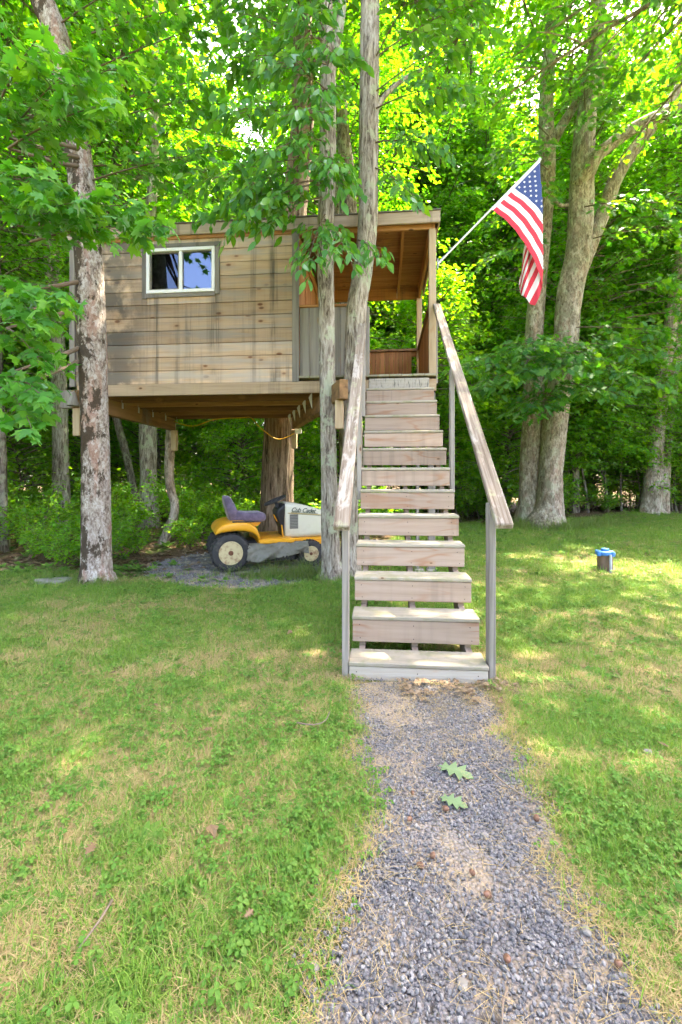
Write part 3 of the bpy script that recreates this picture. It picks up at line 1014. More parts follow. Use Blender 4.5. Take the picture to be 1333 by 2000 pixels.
def forest_proto(idx, *a, barkm='bark_forest', leafm='far', **k):
    tm, wm, Lv = make_forest(*a, **k)
    me_t = mesh_from('trunk', tm.v, tm.f, True); me_t.materials.append(M[barkm])
    me_w = mesh_from('limbs', wm.v, wm.f, True); me_w.materials.append(M[barkm])
    me_c = Lv.mesh('crown', LF[leafm])
    return (me_t, me_w, me_c)

PROTO = [
    forest_proto(0, 31, 17.0, 3.2, 3.4, 180, .165, .15),
    forest_proto(1, 32, 19.0, 4.5, 3.0, 180, .165, .17),
    forest_proto(2, 33, 15.0, 2.6, 3.1, 175, .16, .12),
    forest_proto(3, 34, 21.0, 5.5, 3.6, 195, .165, .19),
]
SAPL = [
    forest_proto(0, 41, 5.2, .9, 1.5, 70, .115, .028, per=9, twigs=8, lean=.6, leafm='under', kind='mid'),
    forest_proto(1, 42, 6.5, 1.4, 1.7, 80, .115, .035, per=9, twigs=8, lean=.8, leafm='under', kind='mid'),
    forest_proto(2, 43, 3.6, .5, 1.2, 55, .105, .02, per=8, twigs=8, lean=.4, leafm='under', kind='mid'),
]
def place(proto, name, label, x, y, rz, s, group, sz=None, tilt=(0, 0), cat='tree'):
    r = thing(name, label, cat, (x, y, float(ground_z(x, y)) - .03), group)
    r.rotation_euler = (tilt[0], tilt[1], rz)
    r.scale = (s, s, sz or s)
    for nm, me in zip(('trunk', 'limbs', 'crown'), proto):
        o = bpy.data.objects.new(nm, me); COL.objects.link(o); o.parent = r
    return r

fr_ = random.Random(5)
spots = []
def far_enough(x, y, d, lst):
    return all((x - a) ** 2 + (y - b) ** 2 > d * d for a, b in lst)
keep = [(-3.3, 5), (-.6, 5.4), (-.3, 5.5), (-2, 8.5), (-.75, 10.5), (4.2, 12.4), (3.9, 12.8), (8.4, 15.3), (-7.6, 10.2), (-5.8, 11), (-6.4, 11.5), (-6.3, 7.0)]
tries = 0
while len(spots) < 42 and tries < 6000:
    tries += 1
    y = 11.5 + 19 * fr_.random() ** .75
    x = fr_.uniform(-.88 * y - 2.5, .70 * y + 3.5)
    if lawn_mask(x, y) > .02 or (x > 1.2 and y < 13.4 + .3 * x): continue
    if -7.5 < x < 4.5 and y < 20 and fr_.random() < .72: continue
    if not far_enough(x, y, 1.5 + .028 * y * 1.2, spots) or not far_enough(x, y, 1.3, keep): continue
    spots.append((x, y))
spots += [(-9.6, 6.6), (-11.2, 9.2), (-12.6, 6.2), (-10.8, 3.8), (-14.2, 9.4), (-13.0, 12.4), (-16.5, 13), (13.5, 15), (15.2, 18.4), (14.2, 12.4), (-8.2, 20.6), (-6.2, 22.4), (-4.6, 20.4), (-2.7, 22.6), (-.9, 20.8), (1.0, 22.8), (2.5, 21.0), (-3.6, 25), (-7.5, 25.6), (-.3, 26), (-10.6, 22.5), (4.9, 20.5), (3.1, 18.6), (11.5, 19.0), (7.2, 19.5)]
for (x, y) in spots:
    k = fr_.randrange(4)
    s = fr_.uniform(.82, 1.12) * (1.08 if y > 20 else 1.0) * (1 + max(0, y - 20) * .012)
    place(PROTO[k], 'forest_tree', 'slender grey-barked woodland tree in the background forest', x, y, fr_.uniform(0, 6.28), s, 'background forest trees', None,
          (fr_.uniform(-.03, .03), fr_.uniform(-.03, .03)))
for (x, y, k, s, rz) in ((4.9, 23.0, 3, 1.25, .4), (2.4, 24.0, 3, 1.3, 2.1)):
    place(PROTO[k], 'forest_tree', 'slender grey-barked woodland tree in the background forest', x, y, rz, s, 'background forest trees')
sap = []
tries = 0
while len(sap) < 72 and tries < 6000:
    tries += 1
    y = 8.6 + 17 * fr_.random() ** 1.3
    x = fr_.uniform(-.88 * y - 1, .70 * y + 1.5)
    if lawn_mask(x, y) > .02 or (x > 1.2 and y < 13.2 + .3 * x): continue
    if -6.5 < x < 1.2 and y < 11.6: continue
    if not far_enough(x, y, 1.0, sap) or not far_enough(x, y, .7, keep): continue
    if y < 11 and (abs(x / y + .742) < .09 or abs(x / y + .53) < .08 or abs(x / y + .235) < .06): continue
    sap.append((x, y))
for k in range(26):
    sap.append((1.5 + 11.5 * ((k * 7) % 26) / 26 + fr_.uniform(-.3, .3), 14.6 + (1.5 + 11.5 * ((k * 7) % 26) / 26) * .28 + fr_.uniform(0, 4.5)))
sap += [(-7.6, 6.2), (-8.4, 7.6), (-7.9, 4.9), (-9.0, 5.6), (-9.4, 8.4), (-8.8, 3.4), (-10.2, 6.9), (11.5, 13.6), (12.4, 15.2)]
for k in range(22):                       # leafy edge of the wood along the right lawn
    x = 1.3 + 9.0 * k / 22 + fr_.uniform(-.2, .2)
    if abs(x - 4.2) > .9: sap.append((x, 13.35 + .33 * (x - .9) + fr_.uniform(0, 1.2)))
for (x, y) in sap:
    place(SAPL[fr_.randrange(3)], 'sapling', 'thin leafy understory sapling growing beneath the forest trees', x, y, fr_.uniform(0, 6.28), fr_.uniform(.7, 1.2), 'understory saplings', None,
          (fr_.uniform(-.1, .1), fr_.uniform(-.1, .1)))
# trees standing across the yard, behind the photographer (seen in the window glass)
for (x, y, k, s) in ((-8, -24, 0, .80), (-12.5, -25, 1, .78), (-5, -27, 3, .55), (-18, -23, 2, .7), (1, -28, 1, .6), (-23, -26, 3, .6)):
    place(PROTO[k], 'yard_tree', 'tree across the yard that is mirrored in the window glass', x, y, x * 1.7, s, 'trees mirrored in the window')

# ------------------------------------------------------------------ the named trees
def crown_over(root, proto, x, y, z, s, rz):
    """a leafy top of its own on a named tree"""
    for nm, me in zip(('limbs', 'crown'), proto[1:]):
        o = bpy.data.objects.new(nm, me); COL.objects.link(o); o.parent = root
        o.location = Vector((x, y, z)) - world_loc(root)
        o.scale = (s, s, s * .8); o.rotation_euler = (0, 0, rz)

# T1 mossy maple on the left
T1 = [(-3.278, 5.022, .0, .235), (-3.28, 5.021, .09, .195), (-3.284, 5.021, .26, .166), (-3.29, 5.021, 1.404, .15), (-3.313, 5.018, 2.169, .145), (-3.337, 5.016, 2.817, .147), (-3.366, 5.014, 3.524, .145),
      (-3.413, 5.009, 4.113, .147), (-3.472, 5.004, 4.796, .138), (-3.577, 4.994, 5.432, .145), (-3.718, 4.981, 6.197, .135), (-3.906, 4.964, 6.704, .13), (-4.2, 4.94, 7.4, .12), (-4.5, 5.0, 9.5, .09), (-4.6, 5.1, 12, .05)]
t1 = tree_thing('maple_tree', 'mossy maple with dark patched bark in front of the tree house, left of the window', (-3.28, 5.02, 0))
trunk_mb(T1, 26, .035, 1, .06).build('trunk', M['bark_maple'], t1, True, loc=(-3.28, 5.02, 0))
crown_over(t1, PROTO[1], -4.3, 5.0, 4.6, .62, 1.0)
Lm = Leaves('maple'); wm = MB()
MAPLE = [  # (from, to, width, twigs, per)
    ((-3.35, 4.1, 3.45), (-1.64, 3.20, 3.02), .32, 15, 8), ((-3.35, 4.1, 3.6), (-1.80, 3.16, 3.16), .36, 16, 8), ((-3.4, 4.0, 3.55), (-2.2, 3.1, 3.16), .40, 14, 8), ((-3.4, 4.0, 3.7), (-2.5, 3.1, 3.40), .40, 12, 8),
    ((-3.4, 3.9, 4.2), (-2.05, 3.13, 3.86), .38, 14, 8), ((-3.4, 3.9, 4.3), (-2.3, 3.1, 4.06), .42, 14, 8), ((-3.5, 3.9, 4.6), (-2.5, 3.1, 4.33), .42, 14, 8),
    ((-3.5, 4.0, 4.4), (-1.95, 3.2, 4.2), .36, 12, 8), ((-3.4, 3.9, 2.9), (-2.36, 3.1, 2.50), .34, 14, 8), ((-3.4, 3.9, 2.7), (-2.52, 3.1, 2.36), .36, 12, 8), ((-3.4, 3.9, 2.15), (-2.46, 3.1, 1.80), .30, 12, 7),
    ((-3.4, 3.9, 2.0), (-2.55, 3.1, 1.62), .28, 10, 7), ((-3.5, 4.0, 2.6), (-2.62, 3.3, 2.1), .3, 10, 7),
    ((-3.5, 5.0, 5.2), (-1.9, 4.7, 5.2), .55, 16, 9), ((-3.5, 5.1, 5.5), (-1.5, 5.0, 5.7), .6, 16, 9), ((-3.6, 5.1, 5.9), (-1.9, 5.2, 6.5), .6, 16, 9), ((-3.4, 5.0, 4.6), (-1.75, 4.85, 4.75), .5, 16, 8),
    ((-3.8, 5, 6.4), (-2.4, 4.4, 6.2), .6, 16, 9), ((-3.6, 5.3, 6.6), (-1.2, 5.3, 6.9), .6, 16, 9), ((-3.5, 5.3, 5.0), (-2.2, 5.5, 5.0), .5, 14, 8),
]
for p0, p1, w, tg, per in MAPLE:
    if p0[1] < 4.5:
        wm.tube([(-3.42, 4.96, p0[2] + .55), (-3.42, 4.6, p0[2] + .35), p0], [.028, .022, .012], 6, False)
    bough(Lm, wm, p0, p1, .05, .35, w, tg, per + 2, .108, .3, .40, .55, .011, .03, 5, .12)
wm.build('boughs', M['twig'], t1, True)
add_part('foliage', Lm.mesh('foliage', LF['maple']), t1)

# T2, T3: pair of trunks in front of the porch
T2 = [(-.585, 5.419, .0, .175), (-.59, 5.419, .10, .14), (-.615, 5.416, .34, .110), (-.639, 5.414, 1.41, .097), (-.657, 5.413, 2.379, .097), (-.669, 5.411, 3.227, .097), (-.681, 5.41, 3.832, .097), (-.669, 5.411, 4.559, .097),
      (-.657, 5.413, 5.104, .097), (-.651, 5.413, 5.982, .088), (-.663, 5.412, 6.86, .067), (-.66, 5.42, 8.5, .055), (-.7, 5.4, 11, .03)]
t2 = tree_thing('ash_tree', 'slim grey lichen-spotted trunk in front of the porch half wall', (-.6, 5.42, 0))
mb = trunk_mb(T2, 22, .035, 2, .06)
trunk_mb([(-.645, 5.44, 5.75, .05), (-.633, 5.465, 5.934, .058), (-.59, 5.469, 6.24, .055), (-.542, 5.473, 6.484, .055), (-.493, 5.478, 6.79, .05), (-.44, 5.48, 7.6, .04)], 12, .05, 8, .1, mb, False)
mb.build('trunk', M['bark_ash'], t2, True, loc=(-.6, 5.42, 0))
T3 = [(-.405, 5.536, .0, .165), (-.399, 5.537, .4, .105), (-.399, 5.537, .798, .100), (-.375, 5.539, 1.908, .111), (-.35, 5.541, 2.648, .123), (-.319, 5.544, 3.264, .12), (-.258, 5.55, 3.634, .12), (-.19, 5.556, 4.251, .12),
      (-.178, 5.557, 5.176, .117), (-.166, 5.558, 6.07, .117), (-.154, 5.559, 6.964, .111), (-.147, 5.56, 8.0, .10), (-.1, 5.6, 12, .05)]
t3 = tree_thing('ash_tree', 'furrowed trunk with a bend rising between the left handrail and the porch roof', (-.4, 5.54, 0))
mb = trunk_mb(T3, 24, .035, 3, .06)
trunk_mb([(-.16, 5.56, 5.45, .03), (-.086, 5.565, 5.638, .034), (.006, 5.574, 5.793, .030), (.16, 5.588, 5.947, .026), (.344, 5.605, 6.07, .022), (.467, 5.616, 6.132, .018)], 10, .06, 9, .06, mb, False)
mb.build('trunk', M['bark_ash'], t3, True, loc=(-.4, 5.54, 0))
crown_over(t2, PROTO[2], -.7, 5.3, 6.2, .5, 2.0)
crown_over(t3, PROTO[0], .0, 5.7, 5.8, .55, .4)
crown_over(t3, PROTO[2], 1.6, 7.0, 6.9, .95, 2.2)  # extra crown added above the view to shade the lawn
La = Leaves('ash'); wa = MB()
ASH = [
    ((-.7, 5.2, 4.6), (-1.85, 4.7, 3.95), .34, 14, 8), ((-.7, 5.2, 4.5), (-1.5, 4.7, 3.86), .34, 14, 8), ((-.7, 5.2, 4.4), (-1.2, 4.7, 3.82), .30, 12, 8),
    ((-.66, 5.3, 5.6), (-.62, 4.5, 5.0), .4, 14, 8), ((-.66, 5.3, 6.1), (-.75, 4.5, 5.75), .45, 14, 8), ((-.66, 5.3, 6.5), (-.45, 4.5, 6.15), .45, 14, 8), ((-.66, 5.3, 5.1), (-1.0, 4.45, 4.45), .4, 14, 8), ((-.66, 5.3, 5.0), (-.45, 4.7, 4.2), .34, 12, 8),
    ((-.67, 5.35, 4.3), (-.75, 4.55, 3.35), .38, 14, 8), ((-.67, 5.3, 4.2), (-.35, 4.65, 3.45), .32, 12, 8), ((-.3, 5.4, 4.0), (-.05, 4.9, 3.55), .22, 8, 6),
    ((-.7, 5.3, 4.9), (-1.9, 4.75, 4.35), .42, 16, 8), ((-.7, 5.3, 4.8), (-1.45, 4.6, 4.15), .40, 14, 8), ((-.7, 5.3, 4.6), (-1.15, 4.5, 3.95), .36, 12, 8), ((-.66, 5.3, 4.8), (-.55, 4.55, 4.3), .4, 14, 8),
    ((-.66, 5.3, 5.3), (-1.5, 4.5, 4.9), .48, 16, 8), ((-.66, 5.3, 5.2), (-.75, 4.4, 4.75), .45, 16, 8), ((-.66, 5.3, 5.7), (-1.05, 4.45, 5.3), .45, 16, 8),
    ((-.66, 5.3, 6.0), (-1.6, 4.7, 5.6), .5, 16, 8), ((-.66, 5.3, 5.9), (-.5, 4.6, 5.5), .42, 14, 8), ((-.66, 5.4, 6.4), (-.9, 4.6, 6.3), .5, 14, 8), ((-.6, 5.4, 6.3), (-1.7, 5.0, 6.4), .5, 14, 8),
    ((-.1, 5.5, 5.6), (.75, 4.9, 5.3), .45, 14, 8), ((-.1, 5.5, 5.8), (.9, 5.1, 6.0), .5, 16, 8), ((-.1, 5.5, 5.2), (.55, 5.0, 4.75), .4, 12, 8), ((-.1, 5.5, 4.9), (.32, 4.9, 4.15), .28, 10, 7),
    ((-.1, 5.5, 6.2), (.5, 4.8, 6.5), .5, 14, 8), ((-.1, 5.6, 6.3), (1.1, 5.4, 6.7), .5, 14, 8),
]
for p0, p1, w, tg, per in ASH:
    bough(La, wa, p0, p1, .10, .35, w, tg, per, .125, .3, .45, .60, .010, .03, 5, .3)
wa.build('boughs', M['twig'], t2, True)
add_part('foliage', La.mesh('foliage', LF['ash']), t2)

# T4 great trunk behind the house
t4 = tree_thing('ash_tree', 'stout deeply furrowed brown trunk standing behind the mower under the tree house', (-2.0, 8.5, 0))
T4 = [(-2.008, 8.50, .0, .40), (-1.989, 8.50, .45, .31), (-1.97, 8.50, 1.543, .29), (-1.913, 8.50, 2.499, .272), (-1.798, 8.50, 4.41, .248), (-1.675, 8.5, 6.034, .225), (-1.513, 8.5, 7.754, .21), (-1.494, 8.5, 9.0, .19), (-1.49, 8.5, 11, .158), (-1.4, 8.5, 15, .08)]
trunk_mb(T4, 30, .045, 4, .09).build('trunk', M['bark_big'], t4, True, loc=(-2, 8.5, 0))
crown_over(t4, PROTO[3], -1.4, 8.6, 6.0, .72, 1.1)
# T5 behind the porch roof
t5 = tree_thing('birch_tree', 'grey trunk showing between the paired trunks above the porch roof', (-.71, 10.48, 0))
T5 = [(-.709, 10.479, 0, .30), (-.755, 10.475, 3.957, .245), (-.802, 10.471, 7.457, .20), (-.918, 10.46, 9.207, .14), (-1.0, 10.45, 10.957, .10), (-1.03, 10.45, 14, .05)]
trunk_mb(T5, 16, .05, 5, .2).build('trunk', M['bark_forest'], t5, True, loc=(-.71, 10.48, 0))
# T6 crooked post trunk
t6 = tree_thing('crooked_trunk', 'thin crooked trunk under the back end of the left beam', (-3.85, 8.12, 0))
T6 = [(-4.02, 8.12, 0, .11), (-3.97, 8.12, .15, .09), (-3.83, 8.12, .48, .09), (-3.80, 8.12, .75, .085), (-3.88, 8.12, 1.05, .082), (-3.90, 8.12, 1.5, .082), (-3.86, 8.12, 2.25, .08)]
trunk_mb(T6, 14, .09, 6, .08).build('trunk', M['bark_oak'], t6, True, loc=(-3.85, 8.12, 0))

# T7 two-stemmed oak on the right
t7 = tree_thing('oak_tree', 'large two-stemmed oak with lichened bark rising behind the flag on the right', (4.1, 12.5, 0))
T7 = [(4.18, 12.435, -.05, .62), (4.25, 12.44, .25, .44), (4.289, 12.443, .487, .36), (4.329, 12.447, 1.287, .31), (4.395, 12.453, 1.953, .30), (4.501, 12.463, 3.02, .305), (4.714, 12.482, 4.487, .293), (4.82, 12.492, 5.953, .31), (5.05, 12.518, 7.2, .315), (5.138, 12.521, 8.887, .293),
      (5.192, 12.526, 9.82, .26), (5.324, 12.538, 11.02, .22), (5.457, 12.551, 11.953, .187), (5.616, 12.565, 13.687, .16), (5.8, 12.6, 17, .08)]
mb = trunk_mb(T7, 28, .05, 7, .14)
trunk_mb([(3.95, 12.75, -.05, .50), (3.93, 12.81, .4, .36), (3.924, 12.812, .877, .289), (3.965, 12.815, 1.979, .276), (4.02, 12.82, 3.081, .262), (4.061, 12.824, 5.286, .234), (4.267, 12.843, 7.49, .19), (4.377, 12.853, 8.868, .19), (4.377, 12.853, 10.108, .207), (4.363, 12.852, 11.348, .19), (4.487, 12.863, 13.0, .165), (4.583, 12.872, 14.1, .15), (4.7, 12.9, 17, .07)], 20, .05, 17, .16, mb)
for ln in ([(5.0, 12.45, 8.75, .2), (5.217, 12.3, 9.084, .19), (5.385, 12.243, 9.409, .165), (5.709, 12.272, 9.669, .15), (6.097, 12.308, 9.968, .145), (6.615, 12.355, 10.28, .135), (7.56, 12.442, 10.722, .12), (8.43, 12.522, 11.164, .10), (9.6, 12.6, 12.2, .06)],
           [(5.0, 12.65, 6.3, .2), (5.211, 12.729, 6.846, .22), (5.548, 12.76, 7.66, .20), (5.886, 12.791, 8.473, .19), (6.088, 12.809, 9.083, .18), (6.426, 12.84, 9.666, .17), (6.844, 12.879, 10.235, .15), (7.438, 12.933, 10.981, .13), (8.3, 13, 12.5, .08)],
           [(5.36, 12.545, 10.9, .15), (5.431, 12.548, 11.153, .15), (5.723, 12.575, 11.82, .14), (5.988, 12.599, 12.287, .135), (6.453, 12.642, 12.887, .13), (6.918, 12.684, 13.687, .12), (7.6, 12.72, 15.2, .09)],
           [(4.30, 12.8, 9.4, .10), (4.40, 12.75, 9.9, .12), (4.641, 12.777, 10.446, .12), (5.199, 12.828, 11.403, .10), (5.594, 12.864, 12.496, .09), (5.866, 12.889, 14.0, .07)],
           [(4.75, 12.4, 8.3, .04), (4.45, 12.2, 8.2, .045), (4.2, 12.1, 8.5, .04), (4.0, 12.0, 8.9, .03)]):
    trunk_mb(ln, 12, .05, 70, .18, mb, False)
mb.build('trunk', M['bark_oak'], t7, True, loc=(4.1, 12.5, 0))
crown_over(t7, PROTO[3], 5.2, 13.2, 8.2, .70, .3)
Lo = Leaves('oak'); wo_ = MB()
OAK = [
    ((4.2, 12.1, 4.3), (1.7, 9.8, 3.6), .8, 20, 10), ((4.2, 12.1, 4.0), (2.2, 9.6, 3.2), .8, 20, 10), ((4.2, 12.1, 4.5), (2.9, 9.6, 3.9), .8, 20, 10), ((4.3, 12.1, 4.0), (3.6, 9.6, 3.4), .8, 20, 10), ((4.3, 12.1, 3.2), (3.0, 10.2, 2.7), .6, 14, 9),
    ((4.3, 12.0, 4.2), (3.1, 10.2, 3.6), .9, 18, 9), ((4.3, 12.0, 4.0), (2.3, 10.6, 3.3), .9, 18, 9), ((4.3, 12.0, 4.4), (4.0, 9.9, 3.75), .9, 18, 9), ((4.4, 12.0, 3.6), (4.5, 10.0, 3.0), .8, 16, 9),
    ((4.2, 12.0, 3.4), (3.4, 10.2, 2.75), .7, 14, 9), ((4.4, 12.0, 4.3), (5.4, 10.0, 3.2), .8, 16, 9), ((4.7, 12.0, 4.6), (6.3, 10.3, 3.7), .9, 18, 9), ((4.8, 12.0, 5.0), (7.4, 10.8, 4.2), .9, 18, 9),
    ((6.0, 12.0, 6.0), (7.6, 10.4, 5.3), 1.0, 18, 9), ((6.0, 12.0, 5.2), (8.2, 11.0, 4.9), .9, 16, 9), ((5.2, 12, 7.2), (6.6, 10.4, 6.6), .9, 16, 9),
    ((5.3, 12.2, 9.8), (5.1, 10.2, 9.3), 1.1, 20, 9), ((6.5, 12.3, 10.2), (8.0, 10.6, 9.3), 1.1, 20, 9),
    ((5.1, 12.2, 10.6), (4.3, 10.4, 10.0), 1.0, 18, 9), ((4.3, 12.5, 9.3), (2.6, 10.6, 8.6), 1.0, 18, 9), ((4.3, 12.5, 8.6), (2.9, 10.8, 7.4), 1.0, 18, 9), ((4.3, 12.5, 10.2), (2.2, 10.4, 9.8), 1.0, 18, 9),
    ((4.3, 12.5, 7.4), (2.4, 11.0, 6.3), .9, 16, 9), ((4.4, 12.5, 11.5), (3.2, 10.2, 11.2), 1.0, 18, 9), ((5.4, 12.2, 11.8), (6.0, 10.2, 11.6), 1.0, 18, 9), ((6.9, 12.5, 10.5), (8.6, 11.0, 8.2), 1.0, 18, 9), ((5.0, 12.0, 8.0), (6.0, 10.6, 7.2), .7, 12, 9),
]
for p0, p1, w, tg, per in OAK:
    bough(Lo, wo_, p0, p1, .08, .18, w, tg, per, .20, .3, .45, .35, .016, .07, 5, .10)
wo_.build('boughs', M['twig'], t7, True)
add_part('foliage', Lo.mesh('foliage', LF['oak']), t7)

# T8 far right pair
t8 = tree_thing('oak_tree', 'leaning forked trunk at the far right edge behind the lawn', (8.4, 15.3, 0))
mb = trunk_mb([(8.35, 15.33, 0, 0.355), (8.391, 15.33, .42, 0.296), (8.519, 15.342, 2.114, 0.238), (8.68, 15.356, 3.726, 0.215), (8.84, 15.371, 5.014, 0.203), (9.097, 15.395, 6.626, 0.179), (9.257, 15.409, 7.914, 0.167), (9.562, 15.437, 10.17, 0.143), (9.9, 15.46, 14, 0.089)], 18, .05, 81, .2)
trunk_mb([(8.75, 15.55, 0, 0.311), (8.8, 15.568, .41, 0.252), (8.962, 15.583, 2.127, 0.181), (9.157, 15.601, 4.087, 0.169), (9.385, 15.622, 5.721, 0.157), (9.694, 15.65, 7.681, 0.145), (10.1, 15.68, 11, 0.111)], 16, .05, 82, .2, mb)
mb.build('trunk', M['bark_oak'], t8, True, loc=(8.4, 15.3, 0))
crown_over(t8, PROTO[3], 9.6, 15.5, 3.8, .7, 4.0)
# unseen oak added past the right edge, its high crown shaped to shade the lawn
OVER = forest_proto(9, 51, 17.0, 8.7, 5.4, 175, .15, .27, per=10, twigs=10, lean=.3, leafm='oak', barkm='bark_oak', kind='mid')
place(OVER, 'oak_tree', 'tall unseen oak added beyond the right edge to shade the lawn', 6.3, 7.2, .7, 1.0, None)
# T9, T10, T11, T12 on the left
t9 = tree_thing('birch_tree', 'straight spotted grey trunk just left of the tree house corner', (-7.55, 10.25, 0))
trunk_mb([(-7.55, 10.254, 0, .23), (-7.586, 10.25, .914, .176), (-7.61, 10.248, 2.73, .17), (-7.671, 10.243, 4.305, .17), (-7.767, 10.234, 5.758, .157), (-7.888, 10.223, 7.211, .151), (-8.069, 10.206, 8.907, .145), (-8.189, 10.195, 10.724, .133), (-8.3, 10.19, 14, .08)], 18, .05, 9, .15).build('trunk', M['bark_ash'], t9, True, loc=(-7.55, 10.25, 0))
crown_over(t9, PROTO[1], -8.1, 10.2, 2.6, .75, 5.0)
t10 = tree_thing('birch_tree', 'grey lichened trunk seen under the tree house left of the crooked trunk', (-5.8, 11.0, 0))
trunk_mb([(-5.802, 11.016, 0, .27), (-5.828, 11.014, 1.027, .198), (-5.853, 11.012, 2.56, .205), (-5.879, 11.009, 3.966, .192), (-5.841, 11.013, 6.01, .166), (-5.764, 11.02, 8.054, .128), (-5.688, 11.027, 9.332, .115), (-5.66, 11.03, 13.2, .07)], 18, .05, 10, .15).build('trunk', M['bark_ash'], t10, True, loc=(-5.8, 11, 0))
t11 = tree_thing('slender_tree', 'slender dark trunk leaning left under the tree house floor', (-6.3, 11.5, 0))
trunk_mb([(-6.333, 11.47, 0, .13), (-6.466, 11.458, .887, .1), (-6.692, 11.437, 1.953, .1), (-6.918, 11.416, 2.767, .1), (-7.09, 11.4, 3.82, .093), (-7.289, 11.382, 5.153, .087), (-7.5, 11.37, 9, .05)], 12, .06, 12, .2).build('trunk', M['bark_forest'], t11, True, loc=(-6.3, 11.5, 0))
t12 = tree_thing('slender_tree', 'dark trunk cut by the left edge of the picture', (-6.28, 7.06, 0))
trunk_mb([(-6.282, 7.056, 0, .14), (-6.282, 7.056, .656, .101), (-6.298, 7.055, 1.5, .093), (-6.349, 7.05, 3.19, .084), (-6.383, 7.047, 4.88, .084), (-6.43, 7.04, 9.1, .06)], 14, .06, 13, .15).build('trunk', M['bark_forest'], t12, True, loc=(-6.28, 7.06, 0))
crown_over(t12, PROTO[0], -6.4, 7.0, 2.4, .5, .6)

# ------------------------------------------------------------------ riding mower
M['yellow'] = plain('yellow_paint', (.80, .36, .02), .38, 0, .18, 9, .5, .35, (.30, .16, .05))
M['cream'] = plain('cream_paint', (.62, .61, .50), .42, 0, .12, 7, .5, .30, (.38, .35, .27))
M['rubber'] = plain('tyre_rubber', (.035, .036, .038), .75, 0, .3, 18, .3, .45, (.13, .115, .095))
M['black_plastic'] = plain('black_plastic', (.03, .032, .036), .5, 0, .3, 15, .4, .3, (.12, .11, .10))
M['rust'] = plain('rust', (.16, .06, .03), .9, 0, .5, 40)
M['rim_cream'] = plain('rim_cream', (.52, .44, .25), .5, 0, .25, 26, .4, .8, (.20, .085, .04))
M['grille'] = plain('grille_grey', (.22, .215, .19), .7)
M['decal'] = plain('decal_dark', (.03, .06, .05), .5)
M['gold'] = plain('decal_gold', (.50, .34, .06), .5)
M['tarp'] = plain('grey_film', (.19, .19, .155), .6, 0, .6, 16, .3, .7, (.08, .085, .06))
def seat_mat():
    t = NT('seat_cover')
    n = t.noise(t.coords((1, 1, 1)), 10, 4); f = t.noise(t.coords((1, 1, 1)), 300, 2)
    c = t.ramp(n, [(.35, (.075, .06, .095)), (.65, (.16, .125, .19))])
    return t.bsdf(c, .8, t.math('ADD', n, t.math('MULTIPLY', f, .1)), .5, .02, spec=.3, **{'Sheen Weight': .3})
M['seat'] = seat_mat()

mower = thing('riding_mower', 'old yellow and cream riding mower parked on gravel beneath the tree house', 'riding mower')
def rrect(x, hw, z0, z1, r, n=5, sq=1.0, dy=0.0):
    ring = []
    for (cy, cz, a0) in ((hw - r, z1 - r, 0), (-hw + r, z1 - r, 90), (-hw + r, z0 + r, 180), (hw - r, z0 + r, 270)):
        for k in range(n):
            a = R(a0 + 90 * k / (n - 1))
            ring.append((x, cy + r * math.cos(a) + dy, cz + r * math.sin(a)))
    return ring
def wheel(x, y, rad, wid, rim_r, out):
    w = MB()
    h = wid / 2
    w.lathe([(rim_r, -h * .8), (rim_r + .01, -h), (rad * .80, -h * 1.05), (rad * .93, -h * .9), (rad * .985, -h * .6), (rad, -h * .2), (rad, h * .2), (rad * .985, h * .6), (rad * .93, h * .9), (rad * .80, h * 1.05), (rim_r + .01, h), (rim_r, h * .8)], 40, 'y', (x, y, rad))
    ty = w.build('wheel', M['rubber'], mower, auto=35)
    s = -1 if out < 0 else 1
    e = y + s * h
    rm = MB().lathe([(rim_r + .006, s * .004), (rim_r - .004, s * .008), (rim_r - .018, -s * .002), (rim_r * .78, -s * .028), (rim_r * .62, -s * .034), (rim_r * .5, -s * .018), (rim_r * .25, -s * .014), (.0, -s * .014)][:: 1 if s < 0 else 1], 36, 'y', (x, e, rad))
    ro = rm.build('rim', M['rim_cream'], ty, auto=40)
    hb = MB().lathe([(.0, 0), (rim_r * .22, 0), (rim_r * .22, s * .02), (rim_r * .16, s * .03), (0, s * .03)], 16, 'y', (x, e - s * .016, rad))
    for k in range(5):
        a = 1.2566 * k + .3
        hb.lathe([(0, 0), (.013, 0), (.013, s * .012), (0, s * .012)], 6, 'y', (x + rim_r * .42 * math.cos(a), e - s * .020, rad + rim_r * .42 * math.sin(a)))
    hb.build('hub', M['rust'], ty, auto=40)
    tg = MB()
    n = 26
    for k in range(n):
        a = 2 * math.pi * k / n
        for ss in (-1, 1):
            ca, sa = math.cos(a + ss * .05), math.sin(a + ss * .05)
            c = Vector((x + ca * rad, y + ss * h * .45, rad + sa * rad))
            tg.bar(c - Vector((0, h * .35, 0)), c + Vector((0, h * .35, 0)), .026, .014, (ca, 0, sa), .002)
    tg.build('tread_lugs', M['rubber'], ty)['kind'] = 'stuff'
wheel(0, -.40, .245, .20, .145, -1); wheel(0, .40, .245, .20, .145, 1)
wheel(1.065, -.39, .178, .14, .098, -1); wheel(1.065, .39, .178, .14, .098, 1)
MB().tube([(0, -.33, .245), (0, .33, .245)], .03, 10).build('rear_axle', M['black_plastic'], mower)
MB().bar((1.065, -.33, .2), (1.065, .33, .2), .06, .06).build('front_axle', M['black_plastic'], mower)
MB().box(-.1, 1.42, -.17, .17, .22, .36, .02).build('chassis', M['black_plastic'], mower)
